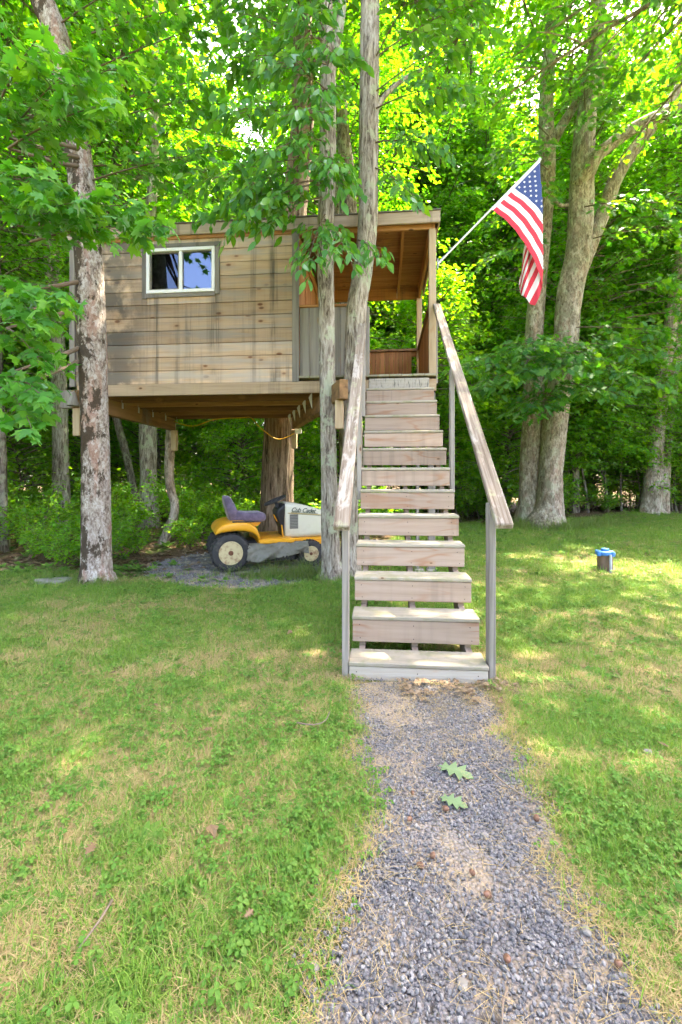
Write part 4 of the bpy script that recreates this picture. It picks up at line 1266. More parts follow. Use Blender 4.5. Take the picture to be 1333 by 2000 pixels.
# rear fender: lofted arch over both wheels
fp = []
for (x, zt, zb, hw_) in ((-.185, .515, .475, .46), (-.165, .555, .485, .49), (-.11, .600, .505, .51), (-.03, .625, .515, .515), (.08, .635, .520, .515), (.19, .632, .515, .51), (.27, .605, .490, .50), (.325, .555, .45, .49), (.36, .495, .40, .475), (.38, .43, .375, .46)):
    fp.append(rrect(x, hw_, zb, zt, min(.035, (zt - zb) * .45), 5))
MB().loft(fp).build('fender', M['yellow'], mower, auto=50)
MB().box(.02, .30, -.50, -.42, .628, .642, .006).build('fender_pad', M['black_plastic'], mower)
MB().prism([(.08, .628), (.44, .628), (.42, .58), (.37, .545), (.10, .60)], -.19, .19, 'y').build('seat_bracket', M['yellow'], mower)
MB().box(.36, .84, -.455, .455, .335, .398, .014).build('footboard', M['yellow'], mower, auto=40)
MB().box(.44, .80, -.40, -.24, .396, .402, .002).build('foot_mat', M['yellow'], mower)
# seat cover: cushion and backrest
cu = []
for (x, z0, z1, hw_) in ((.04, .62, .74, .20), (.10, .61, .755, .225), (.24, .605, .735, .235), (.36, .60, .735, .235), (.44, .60, .735, .225), (.49, .615, .715, .20), (.505, .635, .69, .17)):
    cu.append(rrect(x, hw_, z0, z1, .045, 6))
se = MB().loft(cu).build('seat', M['seat'], mower, auto=60)
bk = []
for (z, x0, x1, hw_) in ((.63, .02, .16, .20), (.70, -.005, .15, .225), (.78, -.03, .11, .225), (.86, -.05, .075, .215), (.92, -.06, .045, .185), (.950, -.055, .02, .14), (.962, -.045, .0, .09)):
    bk.append([(y_, x_, z) for (x_, y_) in [] ] or [(xx, yy, z) for (_, yy, xx) in rrect(0, hw_, x0, x1, min(.055, (x1 - x0) * .48), 6)])
MB().loft(bk).build('backrest', M['seat'], se, auto=60)
MB().box(-.01, .12, -.06, .06, .50, .62, .01).build('seat_post', M['black_plastic'], mower)
# hood
hd = []
for (x, z0, z1, hw_, r) in ((.76, .375, .845, .235, .05), (.80, .372, .862, .25, .06), (.95, .37, .845, .255, .07), (1.12, .37, .803, .255, .08), (1.28, .37, .757, .25, .09), (1.40, .38, .715, .24, .10), (1.47, .40, .69, .22, .10), (1.50, .43, .64, .19, .09)):
    hd.append(rrect(x + (0), hw_, z0, z1, r, 6))
hood = MB().loft(hd).build('hood', M['cream'], mower, auto=45)
MB().box(.815, .935, -.2585, -.2555, .50, .70, .001).build('side_grille', M['grille'], hood)
gs = MB()
for k in range(9):
    gs.box(.822, .928, -.2605, -.2590, .512 + k * .021, .518 + k * .021, .0005)
gs.build('grille_slats', M['black_plastic'], hood)['kind'] = 'stuff'
MB().bar((.785, -.2575, .722), (1.36, -.2555, .675), .003, .007, ch=.0005).build('stripe', M['gold'], hood)
MB().bar((.785, -.2577, .714), (1.36, -.2557, .667), .003, .004, ch=.0005).build('stripe', M['decal'], hood)
MB().box(.74, 1.42, -.275, .275, .325, .374, .01).build('hood_sill', M['yellow'], mower)
MB().box(.36, 1.30, -.30, -.22, .27, .33, .012).build('side_frame', M['yellow'], mower)
for s in (-1, 1):
    MB().lathe([(0, 0), (.045, 0), (.045, .012), (0, .02)], 16, 'x', (1.49, s * .10, .60)).build('headlight', M['vinyl'], mower)
def lettering(body, size, loc, parent, mat, shear=.25, rot=(90, 0, 0), ext=.0006, space=1.0):
    cu_ = bpy.data.curves.new('lettering', 'FONT')
    cu_.body = body; cu_.size = size; cu_.shear = shear; cu_.extrude = ext; cu_.space_character = space
    cu_.offset = .0012
    o = bpy.data.objects.new('lettering', cu_); COL.objects.link(o)
    o.parent = parent; o.location = Vector(loc) - world_loc(parent); o.rotation_euler = tuple(R(a) for a in rot)
    cu_.materials.append(mat)
    bpy.context.view_layer.update()
    me = bpy.data.meshes.new_from_object(o.evaluated_get(bpy.context.evaluated_depsgraph_get()))
    o2 = bpy.data.objects.new('lettering', me); COL.objects.link(o2)
    o2.parent = parent; o2.location = o.location; o2.rotation_euler = o.rotation_euler
    bpy.data.objects.remove(o)
    return o2
lt = lettering('Cub Cadet', .085, (.83, -.2585, .738), hood, M['decal'], .35, (90, 4.3, 0), space=.92)
MB().bar((.84, -.2585, .728), (1.22, -.2580, .700), .002, .006, ch=.0004).build('underline', M['decal'], hood)
# dash tower, column, wheel
dt = []
for (z, x0, x1, hw_) in ((.37, .74, .86, .16), (.50, .72, .82, .15), (.65, .66, .79, .17), (.74, .655, .80, .20), (.80, .70, .825, .21), (.845, .76, .84, .20)):
    dt.append([(xx, yy, z) for (_, yy, xx) in rrect(0, hw_, x0, x1, .03, 5)])
MB().loft(dt).build('dashboard', M['black_plastic'], mower, auto=50)
MB().tube([(.73, 0, .72), (.665, 0, .87)], [.035, .022], 12).build('steering_column', M['black_plastic'], mower, True)
sw = MB()
c = Vector((.66, 0, .885)); ax = Vector((-.40, 0, .92)).normalized(); u = Vector((.92, 0, .40)).normalized(); w_ = Vector((0, 1, 0))
ring = [c + (u * math.cos(2 * math.pi * k / 32) + w_ * math.sin(2 * math.pi * k / 32)) * .155 for k in range(33)]
sw.tube(ring, .015, 8, cap=False)
for k in range(3):
    a = 2.094 * k + .5
    sw.bar(c, c + (u * math.cos(a) + w_ * math.sin(a)) * .15, .035, .012, ax)
sw.lathe([(0, -.02), (.045, -.02), (.05, 0), (.03, .015), (0, .015)], 16, 'z', tuple(c))
sw.build('steering_wheel', M['black_plastic'], mower, auto=50)
MB().bar((.66, -.16, .60), (.60, -.21, .70), .012, .012).build('lever', M['yellow'], mower)
MB().bar((.72, -.27, .39), (.70, -.26, .56), .045, .012, (1, 0, 0)).build('pedal_guard', M['yellow'], mower)
# cutting deck and the torn grey film draped over it
MB().loft([rrect(x, hw_, .10, zt, .03, 4) for x, hw_, zt in ((.28, .36, .24), (.34, .44, .27), (.6, .47, .28), (.84, .44, .27), (.90, .36, .24))]).build('mower_deck', M['black_plastic'], mower, auto=40)
gu, gw = 40, 14
tv, tf = [], []
for i in range(gu + 1):
    u_ = i / gu
    x = .22 + .80 * u_
    for j in range(gw + 1):
        v_ = j / gw
        n1 = vnoise(np.array(u_ * 9.0 + v_ * 2), np.array(v_ * 4.0), 3) - .5
        n2 = vnoise(np.array(u_ * 24.0), np.array(v_ * 9.0), 5) - .5
        z = .350 - (.20 + .03 * math.sin(u_ * 5 + 1) + .025 * n2 - .05 * (u_ > .7) * (u_ - .7) * 3) * v_ ** 1.1 - .03 * math.sin(u_ * math.pi) * v_ * (1 - v_)
        y = -.43 - .10 * math.sin(min(1, v_ * 1.3) * 1.57) - .02 * math.sin(u_ * 14 + v_ * 5) - .05 * float(n1) - .03 * float(n2)
        tv.append((x - .03 * v_ * (1 - u_) + .02 * float(n1), y, z + .012 * float(n2)))
for i in range(gu):
    for j in range(gw):
        a = i * (gw + 1) + j
        if j == gw - 1 and (i * 7) % 11 in (0, 3): continue
        tf.append((a, a + 1, a + gw + 2, a + gw + 1))
tm_ = MB().add(tv, tf)
to = tm_.build('torn_cover', M['tarp'], mower, True)
sm = to.modifiers.new('thick', 'SOLIDIFY'); sm.thickness = .004
mower.location = (-2.129, 6.142, float(ground_z(-2.1, 6.1)) + .012)
mower.rotation_euler = (0, 0, R(24.5))

# ------------------------------------------------------------------ flag
M['flag_red'] = plain('flag_red', (.62, .035, .06), .85, 0, .12, 30)
M['flag_white'] = plain('flag_white', (.72, .71, .69), .85, 0, .08, 30)
M['flag_blue'] = plain('flag_blue', (.035, .065, .19), .85, 0, .15, 30)
M['pole_white'] = plain('pole_white', (.72, .72, .72), .35, .0, .1, 20)
flag = thing('flag', 'striped red and white flag with starred blue canton on an angled white pole', 'flag', (.70, 5.95, 3.93))
PB, PT = Vector((.694, 5.95, 3.935)), Vector((1.935, 5.93, 5.165))
MB().tube([PB, PT], [.0125, .0115], 12).build('pole', M['pole_white'], flag, auto=40)
MB().lathe([(0, -.02), (.016, -.018), (.02, 0), (.012, .02), (0, .026)], 14, 'z', tuple(PT)).build('finial', M['pole_white'], flag, auto=50)
br = MB().box(.684, .694, 5.915, 5.985, 3.86, 3.99, .002)
br.tube([(.688, 5.95, 3.928), PB + (PT - PB).normalized() * .12], .018, 12)
br.build('bracket', M['galv'], flag)
HB, HT = PB + (PT - PB) * .525, PB + (PT - PB) * .985
FLY = 1.42
XFOLD = 1.94
NU, NV = 90, 52
def thread(v):
    """points of the thread that starts at fraction v of the hoist (0 = tip end, 1 = lower end)"""
    p = HT + (HB - HT) * v
    x, z = p.x, p.z
    y = p.y - .016
    ds = FLY / NU
    out = [(x, y, z)]
    folded = False; s = 0.0; run = 0.0
    xf = XFOLD + .04 * v
    for k in range(NU):
        s = (k + 1) * ds
        if not folded:
            a = R(-43 - 26 * (s / 1.05) ** 1.1)
            if x + math.cos(a) * ds >= xf:
                folded = True
        if folded:
            run += ds
            lean = -.16 - .22 * v + .16 * math.sin(run * 8 + v * 2)
            L_ = math.hypot(lean, 1)
            x += lean / L_ * ds; z -= ds / L_
            y = p.y + .05 + .10 * (1 - v) - .05 * math.exp(-run * 20) + .03 * math.sin(x * 40 + v * 3)
        else:
            x += math.cos(a) * ds; z += math.sin(a) * ds
            y = p.y - .016 - .05 * math.sin(s * 3.0) + .008 * math.sin(s * 9 + v * 2.5) + .004 * math.sin((x - z) * 22)
        out.append((x, y, z))
    return out
TH = np.array([thread(j / NV) for j in range(NV + 1)])
cl = MB()
cl.v = [tuple(p) for p in TH.reshape(-1, 3)]
for j in range(NV):
    for i in range(NU):
        a = j * (NU + 1) + i
        st = int(j / NV * 13)
        m = 0 if st % 2 == 0 else 1
        if i / NU < .40 and j / NV < 7 / 13: m = 2
        if i < 2: m = 1
        cl.f.append((a, a + 1, a + NU + 2, a + NU + 1)); cl.mi.append(m)
cloth = cl.build('cloth', [M['flag_red'], M['flag_white'], M['flag_blue']], flag, True)
def cloth_at(u, v):
    a, b = u * NU, v * NV
    i, j = int(min(a, NU - 1)), int(min(b, NV - 1)); fa, fb = a - i, b - j
    return (TH[j, i] * (1 - fa) + TH[j, i + 1] * fa) * (1 - fb) + (TH[j + 1, i] * (1 - fa) + TH[j + 1, i + 1] * fa) * fb
stars = MB()
hoist = (HB - HT).length
for row in range(9):
    nst = 6 if row % 2 == 0 else 5
    for k in range(nst):
        u0 = .40 * ((k * 2 + 1 + (row % 2)) / 12.0) + .012
        v0 = (7 / 13) * ((row + 1) / 10.0)
        if u0 > .39: continue
        ring = []
        for q in range(10):
            rr = .019 if q % 2 == 0 else .0078
            an = math.pi * q / 5 - math.pi / 2
            ring.append(cloth_at(min(max(u0 + rr * math.sin(an) / FLY, 0), 1), min(max(v0 + rr * math.cos(an) / hoist, 0), 1)))
        ring = np.array(ring); cc = ring.mean(0)
        e1 = ring[0] - cc; e2 = ring[3] - cc
        nn = np.cross(e1, e2); nn = nn / max(np.linalg.norm(nn), 1e-9) * .0022
        for sgn in (-1, 1):
            vs = [cc + nn * sgn] + [p + nn * sgn for p in ring]
            stars.add(vs, [(0, 1 + q, 1 + (q + 1) % 10) for q in range(10)])
so = stars.build('stars', M['flag_white'], flag); so['kind'] = 'stuff'

# ------------------------------------------------------------------ well casing, cord, outlet, small things
M['well_blue'] = plain('cap_blue', (.03, .20, .52), .4, 0, .15, 14)
M['casing'] = plain('casing_rust', (.23, .155, .11), .85, .2, .5, 22, .3, .5, (.10, .06, .04))
M['pvc'] = plain('grey_conduit', (.36, .38, .41), .5)
wz = float(ground_z(2.88, 6.3))
well = thing('well_casing', 'rusty well casing with a blue cap on the right lawn', 'well', (2.88, 6.30, wz))
def wp(mb): mb.v = [(a + 2.88, b + 6.30, c_ + wz) for a, b, c_ in mb.v]; return mb
wp(MB().lathe([(.092, -.05), (.092, .23), (.082, .23)], 30)).build('casing', M['casing'], well, auto=40)
cp = MB().lathe([(.090, .21), (.108, .212), (.112, .222), (.112, .245), (.106, .256), (.05, .262), (.046, .263), (.046, .288), (.040, .294), (0, .294)], 32)
for k in range(4):
    a = k * 1.5708 + .5
    cp.lathe([(0, .205), (.024, .205), (.026, .215), (.026, .252), (.02, .26), (0, .26)], 12, 'z', (.113 * math.cos(a), .113 * math.sin(a), 0))
wp(cp).build('cap', M['well_blue'], well, auto=40)
wp(MB().tube([(.012, -.125, -.05), (.012, -.125, .21), (.012, -.118, .225)], .017, 12)).build('conduit', M['pvc'], well, auto=40)
M['cord'] = plain('yellow_cord', (.75, .40, .02), .5)
cpt = smooth_line([(-3.74, 7.95, 2.235, 0), (-3.46, 7.87, 2.149, 0), (-3.28, 7.88, 2.149, 0), (-2.97, 7.91, 2.255, 0), (-2.5, 7.95, 2.285, 0), (-2.32, 7.97, 2.28, 0), (-2.17, 7.985, 2.113, 0), (-1.89, 8.01, 1.913, 0), (-1.70, 8.03, 1.941, 0), (-1.55, 8.0, 2.013, 0)], .05)
co_ = MB().tube([tuple(p[:3]) for p in cpt], .0075, 8).build('extension_cord', M['cord'], None, True, loc=(-2.5, 7.95, 2.2))
tag(co_, 'yellow extension cord sagging under the tree house floor', 'cord')
ob = thing('outlet_box', 'small white outlet box on the block under the right beam', 'outlet', (-1.50, 7.98, 2.0))
MB().box(-1.522, -1.43, 7.93, 8.03, 2.0, 2.075, .008).build('box', M['vinyl'], ob)
MB().box(-1.53, -1.42, 7.915, 7.929, 1.99, 2.085, .004).build('cover', M['vinyl'], ob)
# bundle of straw caught on the left beam
nb_ = MB()
for k in range(46):
    a = random.uniform(-.09, .09); y0 = 6.95 + random.uniform(-.10, .10)
    nb_.tube([(-3.73, y0, 2.29 + random.uniform(0, .02)), (-3.715 + random.uniform(0, .02), y0 + a * .5, 2.20), (-3.72 + random.uniform(-.01, .03), y0 + a, 2.12 - random.uniform(0, .09))], .0016, 4, False)
no_ = nb_.build('straw_nest', M['deadwood'], None, loc=(-3.72, 6.95, 2.2))
tag(no_, 'wisp of dry nest straw hanging over the left support beam', 'straw', kind='stuff')

def rock(name, seed, sx, sy, sz, sub=2):
    bm = bmesh.new(); bmesh.ops.create_icosphere(bm, subdivisions=sub, radius=1.0)
    rg = np.random.default_rng(seed)
    pl = rg.normal(size=(9, 3)); pl /= np.linalg.norm(pl, axis=1, keepdims=True); dd = rg.uniform(.50, .85, 9)
    for v in bm.verts:
        p = np.array(v.co)
        for n_, d_ in zip(pl, dd):
            k = p @ n_
            if k > d_: p = p - n_ * (k - d_)
        v.co = Vector((p[0] * sx, p[1] * sy, p[2] * sz))
    me = bpy.data.meshes.new(name); bm.to_mesh(me); bm.free()
    return me
def stone_mat(name, a, b, c_):
    t = NT(name)
    oi = t.n('ObjectInfo')
    col = t.ramp(oi.outputs['Random'], [(0, a), (.55, b), (.9, c_), (1, tuple(min(.7, x * 1.2) for x in c_))])
    n = t.noise(t.coords((1, 1, 1)), 140, 3)
    col = t.mix(t.math('MULTIPLY', n, .4), col, tuple(x * .5 for x in a))
    return t.bsdf(col, .85, n, .3, .002, spec=.3)
M['stone'] = stone_mat('path_stone', (.135, .133, .137), (.205, .202, .206), (.31, .30, .285))
M['pale_stone'] = plain('pale_stone', (.26, .245, .22), .9, 0, .4, 40)
M['flat_rock'] = plain('flat_rock', (.26, .26, .23), .95, 0, .5, 14, .3, .5, (.12, .14, .07))
me = rock('flat_rock', 3, .30, .22, .09, 3); me.materials.append(M['flat_rock'])
o = bpy.data.objects.new('flat_rock', me); COL.objects.link(o); o.location = (-3.75, 4.95, -.01)
tag(o, 'flat grey lichened rock lying left of the mossy maple base', 'rock')
for (x, y, s, lab) in ((1.123, 2.078, .022, 'small pale stone lying in the grass right of the path'), (.522, 1.243, .015, 'white pebble near the right edge of the gravel path'), (.333, 1.55, .014, 'round pale pebble in the middle of the gravel path'),
                       (.183, 1.081, .016, 'grey-white angular pebble at the bottom of the path'), (-.163, 1.088, .016, 'tan pebble at the lower left edge of the gravel path')):
    me = rock('pebble', int(s * 1e4) + int(x * 100), s * 1.1, s * .85, s * .6); me.materials.append(M['pale_stone'])
    o = bpy.data.objects.new('pebble', me); COL.objects.link(o); o.location = (x, y, float(ground_z(x, y)) + .008 + s * .45); o.rotation_euler = (0, 0, x * 9)
    tag(o, lab, 'pebble', 'pale pebbles on the path')
M['acorn'] = plain('acorn_brown', (.20, .095, .055), .45, 0, .4, 60)
M['acorn_cap'] = plain('acorn_cap', (.16, .085, .05), .9, 0, .4, 90)
ac0 = None
for i, (x, y) in enumerate([(.108, 1.724), (.221, 1.651), (.153, 1.442), (.26, 1.388), (.288, 1.316), (.298, 1.142), (.561, 1.157), (.523, 1.635), (.109, 1.4), (.089, 1.59)]):
    if ac0 is None:
        ac0 = thing('acorn', 'brown acorn lying loose on the gravel path', 'acorn', (0, 0, 0), 'acorns on the gravel path')
        MB().lathe([(.0, -.012), (.004, -.0115), (.0085, -.007), (.0095, 0), (.008, .006), (.004, .0105), (0, .0125)], 12).build('nut', M['acorn'], ac0, True)
        MB().lathe([(.0, -.0145), (.006, -.0135), (.010, -.009), (.0107, -.004), (.0098, -.003)], 12).build('cap', M['acorn_cap'], ac0, True)
        a = ac0
    else:
        a = copy_tree(ac0)
    a.location = (x, y, float(ground_z(x, y)) + .024)
    a.rotation_euler = (1.3 + .3 * math.sin(i), .4 * math.cos(i * 2), i * 1.3)
    s = .70 + .3 * ((i * 37) % 10) / 10; a.scale = (s, s, s)
M['fallen_leaf'] = leafmat('fallen_leaf', [(.16, .25, .12)] * 3, [(.14, .28, .06)] * 3, .2, .15)
M['brown_leaf'] = leafmat('brown_leaf', [(.16, .10, .055), (.22, .15, .09), (.30, .23, .155)], [(.15, .08, .03)] * 3, .15, .08)
def single_leaf(name, kind, x, y, size, rz, mat, label, group=None, z=.03, tilt=(.1, .05), sub=None):
    tv_, tf_ = LEAF[kind]
    me = mesh_from(name, [(a * size, (b - .5) * size, c_ * size) for a, b, c_ in tv_], [tuple(int(q) for q in f) for f in tf_])
    me.materials.append(mat)
    o = bpy.data.objects.new(name, me); COL.objects.link(o)
    o.location = (x, y, float(ground_z(x, y)) + z); o.rotation_euler = (tilt[0], tilt[1], rz)
    sm_ = o.modifiers.new('thick', 'SOLIDIFY'); sm_.thickness = .0008
    return tag(o, label, 'leaf', group)
single_leaf('fallen_oak_leaf', 'oak', .285, 1.872, .145, R(-115), M['fallen_leaf'], 'larger green oak leaf fallen on the gravel path')
single_leaf('fallen_oak_leaf', 'oak', .250, 1.690, .105, R(-112), M['fallen_leaf'], 'smaller green oak leaf on the path just nearer than the larger one')
for i, (x, y) in enumerate([(-1.15, 2.25), (-.80, 2.05), (-.55, 1.45), (-.35, 1.18), (-1.6, 2.6), (-.9, 1.35), (-2.2, 3.6), (1.2, 2.1), (-.7, 3.4), (1.5, 3.2), (-.42, 2.25)]):
    single_leaf('dry_leaf', 'oak' if i % 2 else 'mid', x, y, .03 + .012 * (i % 3), i * 1.9, M['brown_leaf'], 'curled brown dry leaf lying in the lawn grass', 'dry leaves in the lawn', .045, (.3 * math.sin(i * 3), .35 * math.cos(i * 2)))
for (pts, r, lab) in (([(-.40, 2.12, .05), (-.32, 2.10, .055), (-.27, 2.14, .055), (-.26, 2.24, .05)], .0035, 'curved bare twig in the grass left of the path'),
                      ([(-.74, 1.20, .03), (-.735, 1.14, .035), (-.745, 1.07, .03)], .004, 'dry bark stick in the grass at the lower left'),
                      ([(.40, 1.92, .03), (.47, 1.78, .03), (.56, 1.68, .03)], .0035, 'thin dark twig lying across the gravel path'),
                      ([(.28, 1.07, .035), (.262, 1.04, .035), (.25, 1.0, .03)], .003, 'short pale stick near the bottom of the gravel path')):
    q = smooth_line([(*p, r) for p in pts], .03)
    o = MB().tube([tuple(p[:3]) for p in q], [r * (1 - .5 * k / len(q)) for k in range(len(q))], 7, True, .12, 5).build('fallen_twig', M['deadwood'], None, True, loc=pts[0])
    tag(o, lab, 'twig')

# ------------------------------------------------------------------ ground cover (geometry nodes)
def scatter(name, P, rot, scl, idx, sources, label):
    me = bpy.data.meshes.new(name)
    me.vertices.add(len(P)); me.vertices.foreach_set('co', np.asarray(P, np.float32).ravel())
    for nm, typ, arr in (('rot', 'FLOAT_VECTOR', rot), ('scl', 'FLOAT', scl), ('idx', 'INT', idx)):
        a = me.attributes.new(nm, typ, 'POINT')
        a.data.foreach_set('vector' if typ == 'FLOAT_VECTOR' else 'value', np.asarray(arr, np.int32 if typ == 'INT' else np.float32).ravel())
    me.update()
    o = bpy.data.objects.new(name, me); COL.objects.link(o)
    ng = bpy.data.node_groups.new(name, 'GeometryNodeTree')
    ng.interface.new_socket('Geometry', in_out='INPUT', socket_type='NodeSocketGeometry')
    ng.interface.new_socket('Geometry', in_out='OUTPUT', socket_type='NodeSocketGeometry')
    gi_, go_ = ng.nodes.new('NodeGroupInput'), ng.nodes.new('NodeGroupOutput')
    mp = ng.nodes.new('GeometryNodeMeshToPoints'); ng.links.new(gi_.outputs[0], mp.inputs[0])
    def attr(nm, dt):
        n = ng.nodes.new('GeometryNodeInputNamedAttribute'); n.data_type = dt; n.inputs[0].default_value = nm
        return n.outputs[0]
    er = ng.nodes.new('FunctionNodeEulerToRotation'); ng.links.new(attr('rot', 'FLOAT_VECTOR'), er.inputs[0])
    sc_, ix = attr('scl', 'FLOAT'), attr('idx', 'INT')
    jn = ng.nodes.new('GeometryNodeJoinGeometry')
    for k, src in enumerate(sources):
        cm = ng.nodes.new('FunctionNodeCompare'); cm.data_type = 'INT'; cm.operation = 'EQUAL'
        ng.links.new(ix, cm.inputs[2]); cm.inputs[3].default_value = k
        oi = ng.nodes.new('GeometryNodeObjectInfo'); oi.inputs[0].default_value = src
        oi.inputs['As Instance'].default_value = True
        ip = ng.nodes.new('GeometryNodeInstanceOnPoints')
        ng.links.new(mp.outputs[0], ip.inputs['Points']); ng.links.new(cm.outputs[0], ip.inputs['Selection'])
        ng.links.new(oi.outputs['Geometry'], ip.inputs['Instance']); ng.links.new(er.outputs[0], ip.inputs['Rotation'])
        ng.links.new(sc_, ip.inputs['Scale'])
        ng.links.new(ip.outputs[0], jn.inputs[0])
    ng.links.new(jn.outputs[0], go_.inputs[0])
    md = o.modifiers.new('scatter', 'NODES'); md.node_group = ng
    cat = {'gravel': 'gravel'}.get(name, name.replace('_', ' '))
    return tag(o, label, cat, kind='stuff')

def source(name, me):
    return bpy.data.objects.new(name, me)      # never linked to the scene: only instanced

M['grass'] = leafmat('grass_blade', [(.115, .27, .035), (.165, .33, .05), (.29, .37, .09)], [(.22, .42, .03), (.30, .50, .04), (.42, .48, .09)], .4, .06, .5)
M['straw'] = leafmat('straw_blade', [(.46, .34, .15), (.56, .44, .22), (.40, .28, .12)], [(.35, .25, .10)] * 3, .25, .04, .6)
M['clover'] = leafmat('clover_leaf', [(.07, .19, .03), (.10, .23, .035), (.14, .26, .05)], [(.14, .38, .03), (.20, .44, .04), (.28, .46, .05)], .35, .04, .6)
M['tallgrass'] = leafmat('tall_grass', [(.08, .17, .035), (.13, .22, .05), (.24, .26, .10)], [(.18, .36, .03), (.26, .42, .05), (.36, .38, .10)], .4, .06, .5)

def blades(n, rad, h0, h1, w, bend, flat=0.0, seed=0, seg=3, mat=None):
    rg = np.random.default_rng(seed)
    V, F, A = [], [], []
    for i in range(n):
        a = rg.uniform(0, 6.28); r = rad * math.sqrt(rg.random())
        x, y = r * math.cos(a), r * math.sin(a)
        d = rg.uniform(0, 6.28); h = rg.uniform(h0, h1)
        b = bend * rg.uniform(.3, 1.4); wd = w * rg.uniform(.7, 1.3)
        fl = flat * rg.uniform(.75, 1.0)
        o = len(V)
        cs, sn = math.cos(d), math.sin(d)
        for k in range(seg + 1):
            t = k / seg
            th = (1.45 * fl) + b * t * (1 - fl * .6)
            hh = h * t
            px = x + cs * hh * math.sin(th); py = y + sn * hh * math.sin(th); pz = hh * math.cos(th) + (.012 * fl)
            ww = wd * (1 - t ** 1.5) / 2
            if k < seg:
                V += [(px - sn * ww, py + cs * ww, pz), (px + sn * ww, py - cs * ww, pz)]
            else:
                V.append((px, py, pz))
        for k in range(seg - 1):
            F.append((o + 2 * k, o + 2 * k + 1, o + 2 * k + 3, o + 2 * k + 2))
        F.append((o + 2 * seg - 2, o + 2 * seg - 1, o + 2 * seg))
        A += [rg.random()] * (2 * seg + 1)
    me = mesh_from('blades', V, F)
    at_ = me.attributes.new('rnd', 'FLOAT', 'POINT'); at_.data.foreach_set('value', np.array(A, np.float32))
    me.materials.append(mat)
    return me

def clover_me(n, rad, seed, h0=.02, h1=.05, s=.010, mat=None):
    rg = np.random.default_rng(seed)
    V, F, A = [], [], []
    for i in range(n):
        a = rg.uniform(0, 6.28); r = rad * math.sqrt(rg.random()); x, y = r * math.cos(a), r * math.sin(a); h = rg.uniform(h0, h1)
        tx, ty = rg.normal(0, .25, 2); rv = rg.random(); sz = s * rg.uniform(.7, 1.25)
        for k in range(3):
            b = a + 2.094 * k
            o = len(V)
            for (u, w) in ((0, 0), (.5, -.42), (1.0, -.40), (1.12, 0), (1.0, .40), (.5, .42)):
                px = sz * (u * math.cos(b) - w * math.sin(b)); py = sz * (u * math.sin(b) + w * math.cos(b))
                V.append((x + px, y + py, h + tx * px + ty * py - .25 * sz * u * u + .15 * sz * abs(w)))
                A.append(rv)
            F += [(o, o + 1, o + 2, o + 3), (o, o + 3, o + 4, o + 5)]
        o = len(V)
        V += [(x - .0006, y, h), (x + .0006, y, h), (x * .7, y * .7, 0)]; A += [rv] * 3; F.append((o, o + 1, o + 2))
    me = mesh_from('clover', V, F)
    at_ = me.attributes.new('rnd', 'FLOAT', 'POINT'); at_.data.foreach_set('value', np.array(A, np.float32))
    me.materials.append(mat)
    return me

def rosette(n, ln, kind, seed, mat, up=.5):
    L_ = Leaves(kind); rg = np.random.default_rng(seed)
    a = np.arange(n) * 2.4 + rg.uniform(0, .5, n)
    el = rg.uniform(.1, up, n)
    T = np.stack([np.cos(a), np.sin(a), el], 1)
    N = np.stack([-np.cos(a) * el, -np.sin(a) * el, np.ones(n)], 1)
    L_.add(np.zeros((n, 3)) + np.array([0, 0, .012]), T, N, ln * rg.uniform(.6, 1.1, n))
    return L_.mesh('rosette', mat)

SRC = [source('tuft_green', blades(18, .035, .025, .065, .0030, .9, 0, 1, 3, M['grass'])),
       source('tuft_green_fine', blades(22, .04, .02, .055, .0022, 1.2, .15, 2, 3, M['grass'])),
       source('tuft_straw', blades(20, .05, .03, .075, .0018, .8, .85, 3, 2, M['straw'])),
       source('tuft_mixed', blades(14, .04, .03, .06, .0020, 1.2, .45, 4, 2, M['straw'])),
       source('clover_a', clover_me(5, .05, 5, .018, .045, .0095, M['clover'])),
       source('clover_b', clover_me(4, .05, 6, .018, .04, .0125, M['clover'])),
       source('weed', rosette(7, .06, 'ash', 7, M['clover'])),
       source('weed_small', rosette(6, .038, 'mid', 8, M['clover'], .9))]

def wedge(n, y0, y1, pad=.8, rs=3):
    """random points on the ground in front of the camera, even per area"""
    rg = np.random.default_rng(rs)
    y = np.sqrt(rg.uniform(y0 * y0, y1 * y1, n))
    f0, f1 = -.83 * y - pad, .66 * y + pad
    x = f0 + (f1 - f0) * rg.random(n)
    return x, y, rg

def bases_ok(x, y):
    ok = np.ones(len(x), bool)
    for (a, b, r) in ((-3.28, 5.02, .17), (-.6, 5.42, .12), (-.4, 5.54, .12), (2.88, 6.3, .10)):
        ok &= (x - a) ** 2 + (y - b) ** 2 > r * r
    ok &= ~((x > SX0 - .0) & (x < SX1 + .0) & (y > 2.72) & (y < 3.0))
    return ok

